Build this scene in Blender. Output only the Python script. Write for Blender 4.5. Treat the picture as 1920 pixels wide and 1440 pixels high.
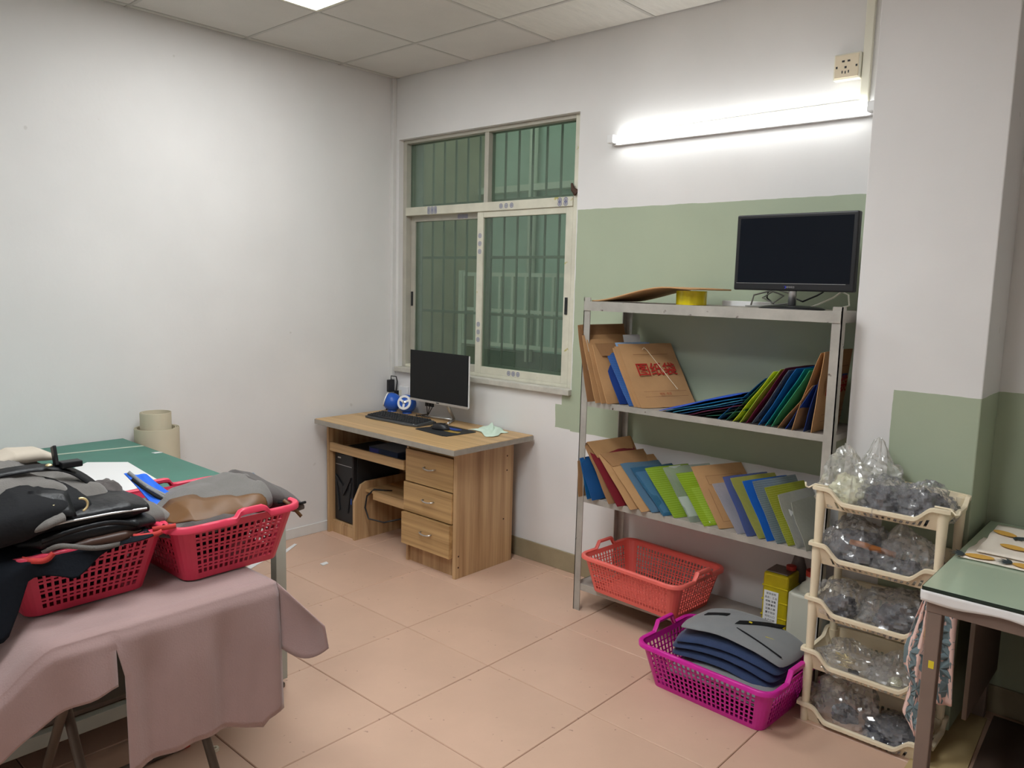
import bpy, bmesh, math, random
from mathutils import Vector, Matrix, noise
random.seed(7)
S = bpy.context.scene
for _o in list(bpy.data.objects): bpy.data.objects.remove(_o)
COL = S.collection
# ------------------------------------------------------------------ camera
cam = bpy.data.cameras.new('camera'); camo = bpy.data.objects.new('camera', cam); COL.objects.link(camo)
cam.sensor_fit = 'HORIZONTAL'; cam.sensor_width = 36.0; cam.lens = 27.518; cam.clip_start = .02
Rr = (0.74301937, 0.66880048, 0.02506262); Rd = (0.10309861, -0.07737846, -0.99165682); Rf = (-0.66128125, 0.73940415, -0.12644610)
camo.matrix_world = Matrix(((Rr[0], -Rd[0], -Rf[0], 3.9436), (Rr[1], -Rd[1], -Rf[1], -3.2450), (Rr[2], -Rd[2], -Rf[2], 1.5273), (0, 0, 0, 1)))
S.camera = camo
# ------------------------------------------------------------------ world, exposure, strengths
wd = bpy.data.worlds.new('world'); S.world = wd; wd.use_nodes = True
wd.node_tree.nodes['Background'].inputs[0].default_value = (.80, .92, .86, 1)
wd.node_tree.nodes['Background'].inputs[1].default_value = .95
S.view_settings.view_transform = 'Standard'; S.view_settings.look = 'None'
S.view_settings.gamma = 1; S.view_settings.use_curve_mapping = False
S.view_settings.exposure = 0.16
PANEL_E = 31.0      # ceiling panels
TUBE_E = 12.5      # batten tube on the back wall
S.cycles.max_bounces = 8; S.cycles.transparent_max_bounces = 24

# ================================================================== helpers
def link(o): COL.objects.link(o); return o
class B:
    def __init__(s): s.v = []; s.f = []; s.m = []
    def add(s, vs, fs, mi=0):
        n = len(s.v); s.v += [tuple(v) for v in vs]; s.f += [tuple(i + n for i in f) for f in fs]; s.m += [mi] * len(fs); return s
    def box(s, x0, x1, y0, y1, z0, z1, mi=0):
        return s.add([(x0,y0,z0),(x1,y0,z0),(x1,y1,z0),(x0,y1,z0),(x0,y0,z1),(x1,y0,z1),(x1,y1,z1),(x0,y1,z1)],
              [(0,3,2,1),(4,5,6,7),(0,1,5,4),(1,2,6,5),(2,3,7,6),(3,0,4,7)], mi)
    def tube(s, pts, r, n=8, cap=True, mi=0):
        pts = [Vector(p) for p in pts]; rs = r if isinstance(r, (list, tuple)) else [r] * len(pts)
        vs = []; prev = None
        for i, p in enumerate(pts):
            d = (pts[min(i+1, len(pts)-1)] - pts[max(i-1, 0)]).normalized()
            a = prev if prev is not None else (Vector((0,0,1)) if abs(d.z) < .9 else Vector((1,0,0)))
            u = (a - d * a.dot(d)).normalized(); w = d.cross(u); prev = u
            for k in range(n):
                t = 2*math.pi*k/n; vs.append(p + (u*math.cos(t) + w*math.sin(t)) * rs[i])
        fs = [(i*n+k, i*n+(k+1)%n, (i+1)*n+(k+1)%n, (i+1)*n+k) for i in range(len(pts)-1) for k in range(n)]
        if cap: fs += [tuple(reversed(range(n))), tuple(range((len(pts)-1)*n, len(pts)*n))]
        return s.add(vs, fs, mi)
    def lathe(s, prof, c=(0,0,0), n=24, cap=True, mi=0):
        vs = [(c[0]+r*math.cos(2*math.pi*k/n), c[1]+r*math.sin(2*math.pi*k/n), c[2]+z) for r, z in prof for k in range(n)]
        m = len(prof); fs = [(i*n+k, i*n+(k+1)%n, (i+1)*n+(k+1)%n, (i+1)*n+k) for i in range(m-1) for k in range(n)]
        if cap: fs += [tuple(reversed(range(n))), tuple(range((m-1)*n, m*n))]
        return s.add(vs, fs, mi)
    def prism(s, poly, f0, f1, mi=0):       # poly of (a,b); f0/f1 map (a,b) to 3d
        n = len(poly); vs = [f0(*p) for p in poly] + [f1(*p) for p in poly]
        fs = [tuple(reversed(range(n))), tuple(range(n, 2*n))] + [(i, (i+1)%n, n+(i+1)%n, n+i) for i in range(n)]
        return s.add(vs, fs, mi)
    def grid(s, fn, nu, nv, mi=0, closeu=False):
        vs = [fn(i/nu, j/nv) for j in range(nv+1) for i in range(nu+1)]
        w = nu+1
        return s.add(vs, [(j*w+i, j*w+i+1, (j+1)*w+i+1, (j+1)*w+i) for j in range(nv) for i in range(nu)], mi)
def xf(b, M): b.v = [tuple(M @ Vector(v)) for v in b.v]; return b

def obj(name, b, mat, parent=None, smooth=False, bevel=0, seg=2, solid=0, sub=0, label=None, local=False, merge=False, auto=None):
    me = bpy.data.meshes.new(name)
    v = b.v; off = Vector((0,0,0))
    if parent is None and not local and v:
        xs = [p[0] for p in v]; ys = [p[1] for p in v]; zs = [p[2] for p in v]
        off = Vector(((min(xs)+max(xs))/2, (min(ys)+max(ys))/2, min(zs)))
    me.from_pydata([tuple(Vector(p)-off) for p in v], [], b.f)
    mats = mat if isinstance(mat, (list, tuple)) else [mat]
    for m in mats: me.materials.append(m)
    if len(mats) > 1:
        for p, mi in zip(me.polygons, b.m): p.material_index = mi
    bm = bmesh.new(); bm.from_mesh(me)
    if merge: bmesh.ops.remove_doubles(bm, verts=bm.verts, dist=1e-5)
    bmesh.ops.recalc_face_normals(bm, faces=bm.faces)
    bm.to_mesh(me); bm.free()
    if smooth:
        for p in me.polygons: p.use_smooth = True
    me.update()
    o = link(bpy.data.objects.new(name, me)); o.location = off
    if auto:
        try: me.set_sharp_from_angle(angle=math.radians(auto))
        except Exception: pass
    if parent is not None:
        o.parent = parent
        if parent.get('_w'): o.matrix_parent_inverse = Matrix.Translation(parent.location).inverted()
    if solid: md = o.modifiers.new('solid', 'SOLIDIFY'); md.thickness = solid; md.offset = 0
    if bevel: md = o.modifiers.new('bevel', 'BEVEL'); md.width = bevel; md.segments = seg; md.limit_method = 'ANGLE'; md.angle_limit = .6
    if sub: md = o.modifiers.new('sub', 'SUBSURF'); md.levels = sub; md.render_levels = sub
    if label: o['label'] = label
    return o
def tag(o, label, cat, group=None, kind=None):
    o['label'] = label; o['category'] = cat
    if group: o['group'] = group
    if kind: o['kind'] = kind
    return o
def thing(name, label, cat, loc=(0,0,0), group=None, world=True, rotz=0, kind=None):
    o = link(bpy.data.objects.new(name, None)); o.location = loc; o.empty_display_size = .05
    o.rotation_euler = (0, 0, rotz)
    if world: o['_w'] = 1
    return tag(o, label, cat, group, kind)
def struct(o, label, cat): return tag(o, label, cat, kind='structure')

# ------------------------------------------------------------------ materials
def lin(r, g, b): return tuple(((c/255+.055)/1.055)**2.4 if c > 10 else c/255/12.92 for c in (r, g, b))
def nd(nt, t, **kw):
    n = nt.nodes.new(t)
    for k, v in kw.items(): setattr(n, k, v)
    return n
def mat(name, col, rough=.6, metal=0, var=0, vs=6, bump=0, bs=60, spec=.5, coords='Object', stretch=(1,1,1), spots=0, spotcol=(.1,.08,.06), sheen=0, alpha=1, trans=0, ior=1.45, coat=0):
    m = bpy.data.materials.new(name); m.use_nodes = True; nt = m.node_tree; p = nt.nodes['Principled BSDF']
    c = (*col, 1); p.inputs['Base Color'].default_value = c
    p.inputs['Roughness'].default_value = rough; p.inputs['Metallic'].default_value = metal
    p.inputs['Specular IOR Level'].default_value = spec; p.inputs['Alpha'].default_value = alpha
    p.inputs['Transmission Weight'].default_value = trans; p.inputs['IOR'].default_value = ior; p.inputs['Coat Weight'].default_value = coat
    if sheen: p.inputs['Sheen Weight'].default_value = sheen
    if var or bump or spots:
        tc = nd(nt, 'ShaderNodeTexCoord'); mp = nd(nt, 'ShaderNodeMapping'); mp.inputs['Scale'].default_value = stretch
        nt.links.new(tc.outputs[coords], mp.inputs[0]); src = mp.outputs[0]; last = None
        if var:
            n = nd(nt, 'ShaderNodeTexNoise'); n.inputs['Scale'].default_value = vs; n.inputs['Detail'].default_value = 5; n.inputs['Roughness'].default_value = .6
            nt.links.new(src, n.inputs['Vector'])
            r = nd(nt, 'ShaderNodeValToRGB'); e = r.color_ramp.elements
            e[0].position = .3; e[1].position = .7
            e[0].color = (*[max(0, x*(1-var)) for x in col], 1); e[1].color = (*[min(1, x*(1+var)) for x in col], 1)
            nt.links.new(n.outputs['Fac'], r.inputs[0]); last = r.outputs[0]
        if spots:
            n = nd(nt, 'ShaderNodeTexNoise'); n.inputs['Scale'].default_value = spots; n.inputs['Detail'].default_value = 2
            nt.links.new(src, n.inputs['Vector'])
            r = nd(nt, 'ShaderNodeValToRGB'); r.color_ramp.elements[0].position = .70; r.color_ramp.elements[1].position = .76
            nt.links.new(n.outputs['Fac'], r.inputs[0])
            mx = nd(nt, 'ShaderNodeMix', data_type='RGBA'); nt.links.new(r.outputs[0], mx.inputs[0])
            if last: nt.links.new(last, mx.inputs[6])
            else: mx.inputs[6].default_value = c
            mx.inputs[7].default_value = (*spotcol, 1); last = mx.outputs[2]
        if last: nt.links.new(last, p.inputs['Base Color'])
        if bump:
            n = nd(nt, 'ShaderNodeTexNoise'); n.inputs['Scale'].default_value = bs; n.inputs['Detail'].default_value = 4
            nt.links.new(src, n.inputs['Vector']); bn = nd(nt, 'ShaderNodeBump'); bn.inputs['Strength'].default_value = bump; bn.inputs['Distance'].default_value = .005
            nt.links.new(n.outputs['Fac'], bn.inputs['Height']); nt.links.new(bn.outputs[0], p.inputs['Normal'])
    return m
def emit(name, col, e):
    m = bpy.data.materials.new(name); m.use_nodes = True; nt = m.node_tree; nt.nodes.remove(nt.nodes['Principled BSDF'])
    n = nd(nt, 'ShaderNodeEmission'); n.inputs[0].default_value = (*col, 1); n.inputs[1].default_value = e
    nt.links.new(n.outputs[0], nt.nodes['Material Output'].inputs[0]); return m
def film(name, col, white=.15, gloss=.10, rough=.12, tint=(1,1,1), bump=0, bs=40, gcol=(1,1,1)):
    """thin clear sheet: tinted see-through + a little milky diffuse + gloss"""
    m = bpy.data.materials.new(name); m.use_nodes = True; nt = m.node_tree; nt.nodes.remove(nt.nodes['Principled BSDF'])
    t = nd(nt, 'ShaderNodeBsdfTransparent'); t.inputs[0].default_value = (*tint, 1)
    d = nd(nt, 'ShaderNodeBsdfDiffuse'); d.inputs[0].default_value = (*col, 1)
    g = nd(nt, 'ShaderNodeBsdfGlossy'); g.inputs['Roughness'].default_value = rough; g.inputs[0].default_value = (*gcol, 1)
    m1 = nd(nt, 'ShaderNodeMixShader'); m1.inputs[0].default_value = white
    nt.links.new(t.outputs[0], m1.inputs[1]); nt.links.new(d.outputs[0], m1.inputs[2])
    m2 = nd(nt, 'ShaderNodeMixShader'); nt.links.new(m1.outputs[0], m2.inputs[1]); nt.links.new(g.outputs[0], m2.inputs[2])
    lw = nd(nt, 'ShaderNodeLayerWeight'); lw.inputs[0].default_value = .25
    mm = nd(nt, 'ShaderNodeMath', operation='MULTIPLY_ADD'); nt.links.new(lw.outputs['Fresnel'], mm.inputs[0]); mm.inputs[1].default_value = .6; mm.inputs[2].default_value = gloss
    nt.links.new(mm.outputs[0], m2.inputs[0])
    if bump:
        tc = nd(nt, 'ShaderNodeTexCoord'); n = nd(nt, 'ShaderNodeTexNoise'); n.inputs['Scale'].default_value = bs; n.inputs['Detail'].default_value = 3
        nt.links.new(tc.outputs['Object'], n.inputs['Vector']); bn = nd(nt, 'ShaderNodeBump'); bn.inputs['Strength'].default_value = bump; bn.inputs['Distance'].default_value = .01
        nt.links.new(n.outputs['Fac'], bn.inputs['Height']); nt.links.new(bn.outputs[0], g.inputs['Normal']); nt.links.new(bn.outputs[0], d.inputs['Normal'])
    nt.links.new(m2.outputs[0], nt.nodes['Material Output'].inputs[0]); return m
def gridlines(m, col, scale=70, line=(.86, .88, .9)):
    """fine printed check over a sheet"""
    nt = m.node_tree; tc = nd(nt, 'ShaderNodeTexCoord'); b = nd(nt, 'ShaderNodeTexBrick'); b.offset = 0; b.squash = 1
    b.inputs['Scale'].default_value = scale; b.inputs['Mortar Size'].default_value = .07; b.inputs['Brick Width'].default_value = .5; b.inputs['Row Height'].default_value = .5
    b.inputs['Color1'].default_value = b.inputs['Color2'].default_value = (*col, 1); b.inputs['Mortar'].default_value = (*line, 1)
    mp = nd(nt, 'ShaderNodeMapping'); mp.inputs['Rotation'].default_value = (0, math.pi/2, 0); nt.links.new(tc.outputs['Object'], mp.inputs[0]); nt.links.new(mp.outputs[0], b.inputs['Vector'])
    for n in nt.nodes:
        if n.type == 'BSDF_DIFFUSE': nt.links.new(b.outputs['Color'], n.inputs[0])
        if n.type == 'BSDF_PRINCIPLED': nt.links.new(b.outputs['Color'], n.inputs['Base Color'])
def wood(name, c1, c2, axis='x', scale=22, rough=.45):
    m = bpy.data.materials.new(name); m.use_nodes = True; nt = m.node_tree; p = nt.nodes['Principled BSDF']; p.inputs['Roughness'].default_value = rough
    g = nd(nt, 'ShaderNodeNewGeometry'); mp = nd(nt, 'ShaderNodeMapping')
    mp.inputs['Scale'].default_value = {'x': (.6, scale, scale), 'y': (scale, .6, scale), 'z': (scale, scale, .6)}[axis]
    nt.links.new(g.outputs['Position'], mp.inputs[0])
    n = nd(nt, 'ShaderNodeTexNoise'); n.inputs['Scale'].default_value = 1.0; n.inputs['Detail'].default_value = 6; n.inputs['Roughness'].default_value = .65
    nt.links.new(mp.outputs[0], n.inputs['Vector']); r = nd(nt, 'ShaderNodeValToRGB'); e = r.color_ramp.elements
    e[0].position = .34; e[0].color = (*c1, 1); e[1].position = .62; e[1].color = (*c2, 1)
    nt.links.new(n.outputs['Fac'], r.inputs[0]); nt.links.new(r.outputs[0], p.inputs['Base Color']); return m
def paint(name, white, green, rects, rough=.55):
    """wall paint: white with green fields; rects = list of (x0,x1,z0,z1) in world metres"""
    m = bpy.data.materials.new(name); m.use_nodes = True; nt = m.node_tree; p = nt.nodes['Principled BSDF']; p.inputs['Roughness'].default_value = rough
    p.inputs['Specular IOR Level'].default_value = .3
    g = nd(nt, 'ShaderNodeNewGeometry'); n = nd(nt, 'ShaderNodeTexNoise'); n.inputs['Scale'].default_value = 9; n.inputs['Detail'].default_value = 4
    nt.links.new(g.outputs['Position'], n.inputs['Vector'])
    w = nd(nt, 'ShaderNodeMath', operation='MULTIPLY_ADD'); nt.links.new(n.outputs['Fac'], w.inputs[0]); w.inputs[1].default_value = .012; w.inputs[2].default_value = -.006
    ad = nd(nt, 'ShaderNodeVectorMath', operation='ADD'); nt.links.new(g.outputs['Position'], ad.inputs[0])
    cb = nd(nt, 'ShaderNodeCombineXYZ'); nt.links.new(w.outputs[0], cb.inputs[0]); nt.links.new(w.outputs[0], cb.inputs[2]); nt.links.new(cb.outputs[0], ad.inputs[1])
    sp = nd(nt, 'ShaderNodeSeparateXYZ'); nt.links.new(ad.outputs[0], sp.inputs[0]); acc = None
    def mth(op, a, b):
        k = nd(nt, 'ShaderNodeMath', operation=op)
        for i, q in enumerate((a, b)):
            if isinstance(q, (int, float)): k.inputs[i].default_value = q
            else: nt.links.new(q, k.inputs[i])
        return k.outputs[0]
    for x0, x1, z0, z1 in rects:
        k = mth('MULTIPLY', mth('MULTIPLY', mth('GREATER_THAN', sp.outputs[0], x0), mth('LESS_THAN', sp.outputs[0], x1)),
                mth('MULTIPLY', mth('GREATER_THAN', sp.outputs[2], z0), mth('LESS_THAN', sp.outputs[2], z1)))
        acc = k if acc is None else mth('MAXIMUM', acc, k)
    # soft mottling of both paints, scuffs
    n2 = nd(nt, 'ShaderNodeTexNoise'); n2.inputs['Scale'].default_value = 2.2; n2.inputs['Detail'].default_value = 6; nt.links.new(g.outputs['Position'], n2.inputs['Vector'])
    def ramp(c, a):
        r = nd(nt, 'ShaderNodeValToRGB'); e = r.color_ramp.elements; e[0].position = .3; e[1].position = .7
        e[0].color = (*[x*(1-a) for x in c], 1); e[1].color = (*[min(1, x*(1+a)) for x in c], 1); nt.links.new(n2.outputs['Fac'], r.inputs[0]); return r.outputs[0]
    col = ramp(white, .035)
    if acc is not None:
        mx = nd(nt, 'ShaderNodeMix', data_type='RGBA'); nt.links.new(acc, mx.inputs[0]); nt.links.new(col, mx.inputs[6]); nt.links.new(ramp(green, .05), mx.inputs[7]); col = mx.outputs[2]
    n3 = nd(nt, 'ShaderNodeTexNoise'); n3.inputs['Scale'].default_value = 11; n3.inputs['Detail'].default_value = 1; nt.links.new(g.outputs['Position'], n3.inputs['Vector'])
    r3 = nd(nt, 'ShaderNodeValToRGB'); r3.color_ramp.elements[0].position = .785; r3.color_ramp.elements[1].position = .80; nt.links.new(n3.outputs['Fac'], r3.inputs[0])
    sc = mth('MULTIPLY', r3.outputs[0], .35)
    mx = nd(nt, 'ShaderNodeMix', data_type='RGBA'); nt.links.new(sc, mx.inputs[0]); nt.links.new(col, mx.inputs[6]); mx.inputs[7].default_value = (.45, .42, .38, 1)
    nt.links.new(mx.outputs[2], p.inputs['Base Color'])
    n4 = nd(nt, 'ShaderNodeTexNoise'); n4.inputs['Scale'].default_value = 45; n4.inputs['Detail'].default_value = 5; nt.links.new(g.outputs['Position'], n4.inputs['Vector'])
    bn = nd(nt, 'ShaderNodeBump'); bn.inputs['Strength'].default_value = .12; bn.inputs['Distance'].default_value = .004
    nt.links.new(n4.outputs['Fac'], bn.inputs['Height']); nt.links.new(bn.outputs[0], p.inputs['Normal'])
    return m
WHITE = (.74, .725, .715); GREEN = (.39, .445, .325)
M = {}
M['wall_left'] = paint('white wall paint', WHITE, GREEN, [])
M['wall_back'] = paint('white and green wall paint', WHITE, GREEN, [(1.461, 2.96, .765, 1.912), (1.358, 1.5, .772, .90), (1.40, 1.5, .85, .985), (3.2, 9, -1, 1.188)])
M['column'] = paint('column paint', WHITE, GREEN, [(3.112, 9, -1, 1.188)])
M['ceil'] = mat('ceiling tile', (.66, .635, .60), .85, var=.04, vs=3, bump=.25, bs=120)
M['ceil2'] = mat('streaked ceiling tile', (.70, .68, .63), .85, var=.05, vs=5, bump=.9, bs=14, stretch=(6, 1, 1))
M['grid'] = mat('ceiling grid bar', (.52, .50, .47), .5)
M['void'] = mat('dark plenum', (.03, .03, .03), .9)
M['tile'] = mat('pink floor tile', lin(203, 169, 147), .42, var=.07, vs=2.2, bump=.05, bs=90, spots=38, spotcol=lin(160, 128, 112), coords='Object')
M['grout'] = mat('grout', lin(128, 92, 76), .85)
M['skirt'] = mat('olive skirting tile', lin(150, 138, 112), .4, var=.12, vs=8)
M['skirtw'] = mat('white skirting', (.68, .67, .65), .6, var=.05)
M['alu'] = mat('window aluminium with film', lin(206, 203, 186), .5, var=.10, vs=9, spots=24, spotcol=lin(176, 166, 96))
M['alu2'] = mat('plain window aluminium', lin(176, 172, 160), .45, var=.08, vs=10)
M['sill'] = mat('worn plaster sill', lin(190, 186, 176), .8, var=.15, vs=12, bump=.5, bs=40)
M['glass'] = film('green window glass', (.21, .27, .23), white=.09, gloss=.02, rough=.02, tint=(.72, .795, .745))
M['filmblue'] = mat('blue film print', lin(70, 80, 140), .5)
M['bar'] = mat('grille steel', lin(150, 155, 140), .5)
M['rail'] = mat('white railing', lin(225, 225, 210), .5)
M['ext'] = mat('outer wall', lin(190, 205, 192), .8, var=.12, vs=2)
M['ext2'] = mat('outer grey wall', lin(196, 184, 160), .8, var=.14, vs=3)
M['ext3'] = mat('outer dado', lin(110, 120, 104), .8, var=.1)
M['steel'] = mat('grey shelf steel', lin(172, 168, 160), .5, metal=.25, var=.16, vs=9, spots=30, spotcol=lin(96, 84, 76))
M['steelpan'] = mat('shelf panel steel', lin(160, 152, 144), .55, metal=.15, var=.2, vs=7)
M['kraft'] = mat('kraft paper', lin(182, 140, 96), .75, var=.08, vs=9, bump=.15, bs=90)
M['kraft2'] = mat('darker kraft paper', lin(158, 118, 80), .75, var=.1, vs=9, bump=.15, bs=90)
M['red'] = mat('red print', lin(170, 40, 30), .7)
M['redpale'] = mat('pale red print', lin(170, 84, 50), .7)
M['brownline'] = mat('brown print', lin(120, 74, 45), .7)
M['white'] = mat('white paper', (.80, .80, .80), .6)
M['offwhite'] = mat('off white plastic', lin(226, 222, 205), .45)
M['string'] = mat('white string', lin(220, 200, 170), .8)
M['black'] = mat('black plastic', (.012, .012, .014), .4)
M['blackm'] = mat('matt black plastic', (.02, .021, .023), .6)
M['screen'] = mat('dark screen', (.012, .013, .014), .25, spec=.22)
M['screen2'] = mat('blue black screen', (.006, .008, .013), .22, spec=.2)
M['silver'] = mat('silver', (.6, .6, .6), .3, metal=.9)
M['chin'] = mat('white bezel', (.78, .78, .78), .35)
M['wood'] = wood('wood grain along desk', lin(166, 132, 90), lin(206, 170, 122), 'x', 26)
M['woodv'] = wood('wood grain upright', lin(158, 122, 84), lin(202, 168, 126), 'z', 20)
M['woodd'] = wood('drawer wood', lin(158, 124, 80), lin(200, 164, 114), 'x', 30)
M['band'] = mat('grey edge band', lin(158, 152, 142), .5, var=.08, vs=30)
M['screw'] = mat('dark screw hole', lin(70, 45, 30), .7)
M['blue'] = mat('blue plastic', lin(38, 92, 190), .35)
M['coral'] = mat('coral plastic', lin(232, 108, 98), .4)
M['purple'] = mat('magenta plastic', lin(200, 36, 150), .35)
M['pink'] = mat('pink red plastic', lin(208, 60, 86), .4)
M['cream'] = mat('cream plastic', lin(228, 214, 186), .45, var=.04, vs=6)
M['cloth'] = mat('dusty pink cloth', lin(154, 128, 125), .9, var=.05, vs=5, bump=.2, bs=220, sheen=.3)
M['navy'] = mat('navy fabric', lin(34, 52, 88), .85, var=.1, vs=20, bump=.3, bs=300, sheen=.3)
M['greyf'] = mat('grey canvas', lin(98, 94, 90), .9, var=.08, vs=22, bump=.3, bs=320, sheen=.3)
M['greyl'] = mat('light grey felt', lin(124, 126, 128), .9, var=.05, vs=20, bump=.3, bs=300, sheen=.3)
M['greyd'] = mat('dark grey canvas', lin(74, 68, 66), .9, var=.1, vs=22, bump=.3, bs=320, sheen=.2)
M['blackf'] = mat('black fabric', (.008, .0085, .010), .8, bump=.25, bs=120, spec=.25)
M['leatherk'] = mat('black leather', (.007, .0075, .009), .42, bump=.3, bs=70, spec=.35)
M['navyd'] = mat('dark navy cloth', (.006, .008, .012), .9, bump=.3, bs=120, spec=.2)
M['tan'] = mat('tan leather', lin(100, 68, 36), .5, var=.1, vs=14)
M['brass'] = mat('brass', lin(236, 218, 165), .35, metal=.7)
M['greentop'] = mat('green cutting top', lin(70, 122, 108), .5, var=.08, vs=5, spots=60, spotcol=lin(96, 140, 126))
M['greytape'] = mat('pale tape', lin(176, 186, 170), .5)
M['legpaint'] = mat('grey painted leg', lin(168, 170, 160), .45, var=.04)
M['roll'] = mat('beige vinyl roll', lin(206, 196, 172), .55, var=.03)
M['rollin'] = mat('white vinyl back', (.74, .73, .72), .7)
M['bluecloth'] = mat('bright blue cloth', lin(28, 100, 215), .7)
M['redfab'] = mat('red white fabric', lin(190, 60, 56), .8, var=.1, vs=30, spots=26, spotcol=lin(225, 205, 190))
M['foldleg'] = mat('brown grey tube', lin(96, 84, 74), .45, metal=.2)
M['redcap'] = mat('red cap', lin(190, 60, 48), .5)
M['tableglass'] = mat('green glass top', lin(172, 188, 166), .08, spec=.7, var=.03, vs=3)
M['glassedge'] = mat('dark glass edge', lin(14, 40, 34), .15)
M['liner'] = mat('white torn cloth', (.75, .74, .73), .85, var=.05)
M['brownsteel'] = mat('brown steel', lin(126, 108, 98), .5, var=.06, vs=8)
M['sticker'] = mat('yellow sticker', lin(220, 200, 50), .5)
M['cottoncream'] = mat('cream cotton', lin(238, 228, 214), .85)
M['gold'] = mat('mustard print', lin(216, 168, 78), .85)
M['inkleaf'] = mat('dark leaf print', lin(50, 62, 66), .85)
M['pinkcot'] = mat('pink cotton', lin(222, 188, 178), .85)
M['leafg'] = mat('slate leaf print', lin(104, 120, 124), .85)
M['card'] = mat('beige cardboard', lin(186, 164, 118), .8, var=.06)
M['board'] = mat('grey brown board', lin(104, 88, 76), .7, var=.08)
M['darkmat'] = mat('dark brown mat', lin(84, 66, 56), .8, var=.1)
M['yellowtin'] = mat('yellow tin', lin(206, 186, 30), .35, metal=.3, var=.1, vs=18)
M['tinlid'] = mat('tin lid', lin(120, 110, 100), .4, metal=.7)
M['jug'] = film('milky jug plastic', lin(214, 214, 200), white=.72, gloss=.04, rough=.35)
M['bag'] = film('clear plastic bag', (.85, .85, .88), white=.13, gloss=.06, rough=.17)
M['bagw'] = film('milky plastic bag', (.86, .85, .80), white=.22, gloss=.06, rough=.18)
M['greystuff'] = mat('dark grey parts', lin(58, 58, 66), .6, var=.35, vs=30, bump=.6, bs=50)
M['creamstuff'] = mat('cream parts', lin(225, 222, 190), .6, var=.15, vs=40, bump=.8, bs=60)
M['tape'] = mat('yellow tape', lin(226, 206, 20), .25, var=.12, vs=3, stretch=(20, 20, .5))
M['cable'] = mat('grey cable', lin(150, 150, 145), .5)
M['mint'] = mat('mint cloth', lin(206, 226, 210), .8)
M['led'] = emit('lit LED panel', (.945, .985, 1.0), PANEL_E)
M['led_dim'] = emit('dimmed lit LED panel', (.97, .99, .98), PANEL_E*.54)  # emission lowered to keep the upper left wall from going too bright
M['tubeglow'] = emit('lit tube', (.97, 1.0, .985), TUBE_E)
def plast(name, rgb, w=.62, gloss=.06, grid=False):
    m = film(name, lin(*rgb), white=w, gloss=gloss, rough=.2, tint=tuple(min(1, .35+.65*c) for c in lin(*rgb)), bump=.25, bs=60)
    if grid: gridlines(m, lin(*rgb), line=tuple(min(1, c*1.35+.06) for c in lin(*rgb)))
    return m

# ================================================================== ROOM
H = 2.768; XR = 5.2; YF = -4.7
def slab(name, x0, x1, y0, y1, z0, z1, m): return obj(name, B().box(x0, x1, y0, y1, z0, z1), m)
floor = struct(obj('floor', B().box(0, XR, YF, 0, -.06, -.004), M['grout']), 'pink square tiled floor with thin dark joints', 'floor')
s = .4974; ti = 0
tile_mesh = None
x = 1.4042 - 3*s
def tile(x0, x1, y0, y1):
    g = .0014; w = (x1-x0)/2-g; d = (y1-y0)/2-g; e = .0025
    b = B(); b.add([(-w,-d,-.006),(w,-d,-.006),(w,d,-.006),(-w,d,-.006),(-w,-d,-e),(w,-d,-e),(w,d,-e),(-w,d,-e),(-w+e,-d+e,0),(w-e,-d+e,0),(w-e,d-e,0),(-w+e,d-e,0)],
        [(0,1,5,4),(1,2,6,5),(2,3,7,6),(3,0,4,7),(4,5,9,8),(5,6,10,9),(6,7,11,10),(7,4,8,11),(8,9,10,11)])
    return b
full = None
for i in range(-3, 9):
    for j in range(-10, 4):
        x0 = max(0, 1.4042+i*s); x1 = min(XR, 1.4042+(i+1)*s); y0 = max(YF, -.565+(j-1)*s); y1 = min(0, -.565+j*s)
        if x1-x0 < .02 or y1-y0 < .02: continue
        fl = abs(x1-x0-s) < 1e-6 and abs(y1-y0-s) < 1e-6
        if fl and full: o = link(bpy.data.objects.new('floor_tile', full))
        else:
            o = obj('floor_tile', tile(x0, x1, y0, y1), M['tile'], local=True)
            if fl: full = o.data
        o.location = ((x0+x1)/2, (y0+y1)/2, random.uniform(-.0004, .0004)); o.parent = floor
        o.matrix_parent_inverse = Matrix.Translation(floor.location).inverted()
# ceiling
ceil = struct(obj('ceiling', B().box(0, XR, YF, 0, H+.05, H+.09), M['void']), 'suspended ceiling of pale square tiles in a metal grid', 'ceiling')
cx = [0, .03] + [.6685+.6*k for k in range(8) if .6685+.6*k < XR] + [XR]; cy = [0] + [-.4109-.6*k for k in range(8) if -.4109-.6*k > YF] + [YF]
cx[1] = .045
LIGHTS = {(2, 2), (4, 3), (5, 5)}  # window-corner panel is in view; the others are added to brighten floor and lower walls
PANEL_LABEL = {(2, 2): 'square lit LED panel in the ceiling nearest the window corner', (4, 3): 'added square LED panel, out of view, in the ceiling at the middle of the room', (5, 5): 'added square LED panel, out of view, in the ceiling farthest from the window'}
def ctile(w, d):
    w = w/2-.006; d = d/2-.006; e = .005
    return B().add([(-w,-d,.012),(w,-d,.012),(w,d,.012),(-w,d,.012),(-w,-d,.002),(w,-d,.002),(w,d,.002),(-w,d,.002),(-w+e,-d+e,-.002),(w-e,-d+e,-.002),(w-e,d-e,-.002),(-w+e,d-e,-.002)],
        [(0,3,2,1),(0,1,5,4),(1,2,6,5),(2,3,7,6),(3,0,4,7),(4,5,9,8),(5,6,10,9),(6,7,11,10),(7,4,8,11),(8,9,10,11)])
cache = {}
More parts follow.
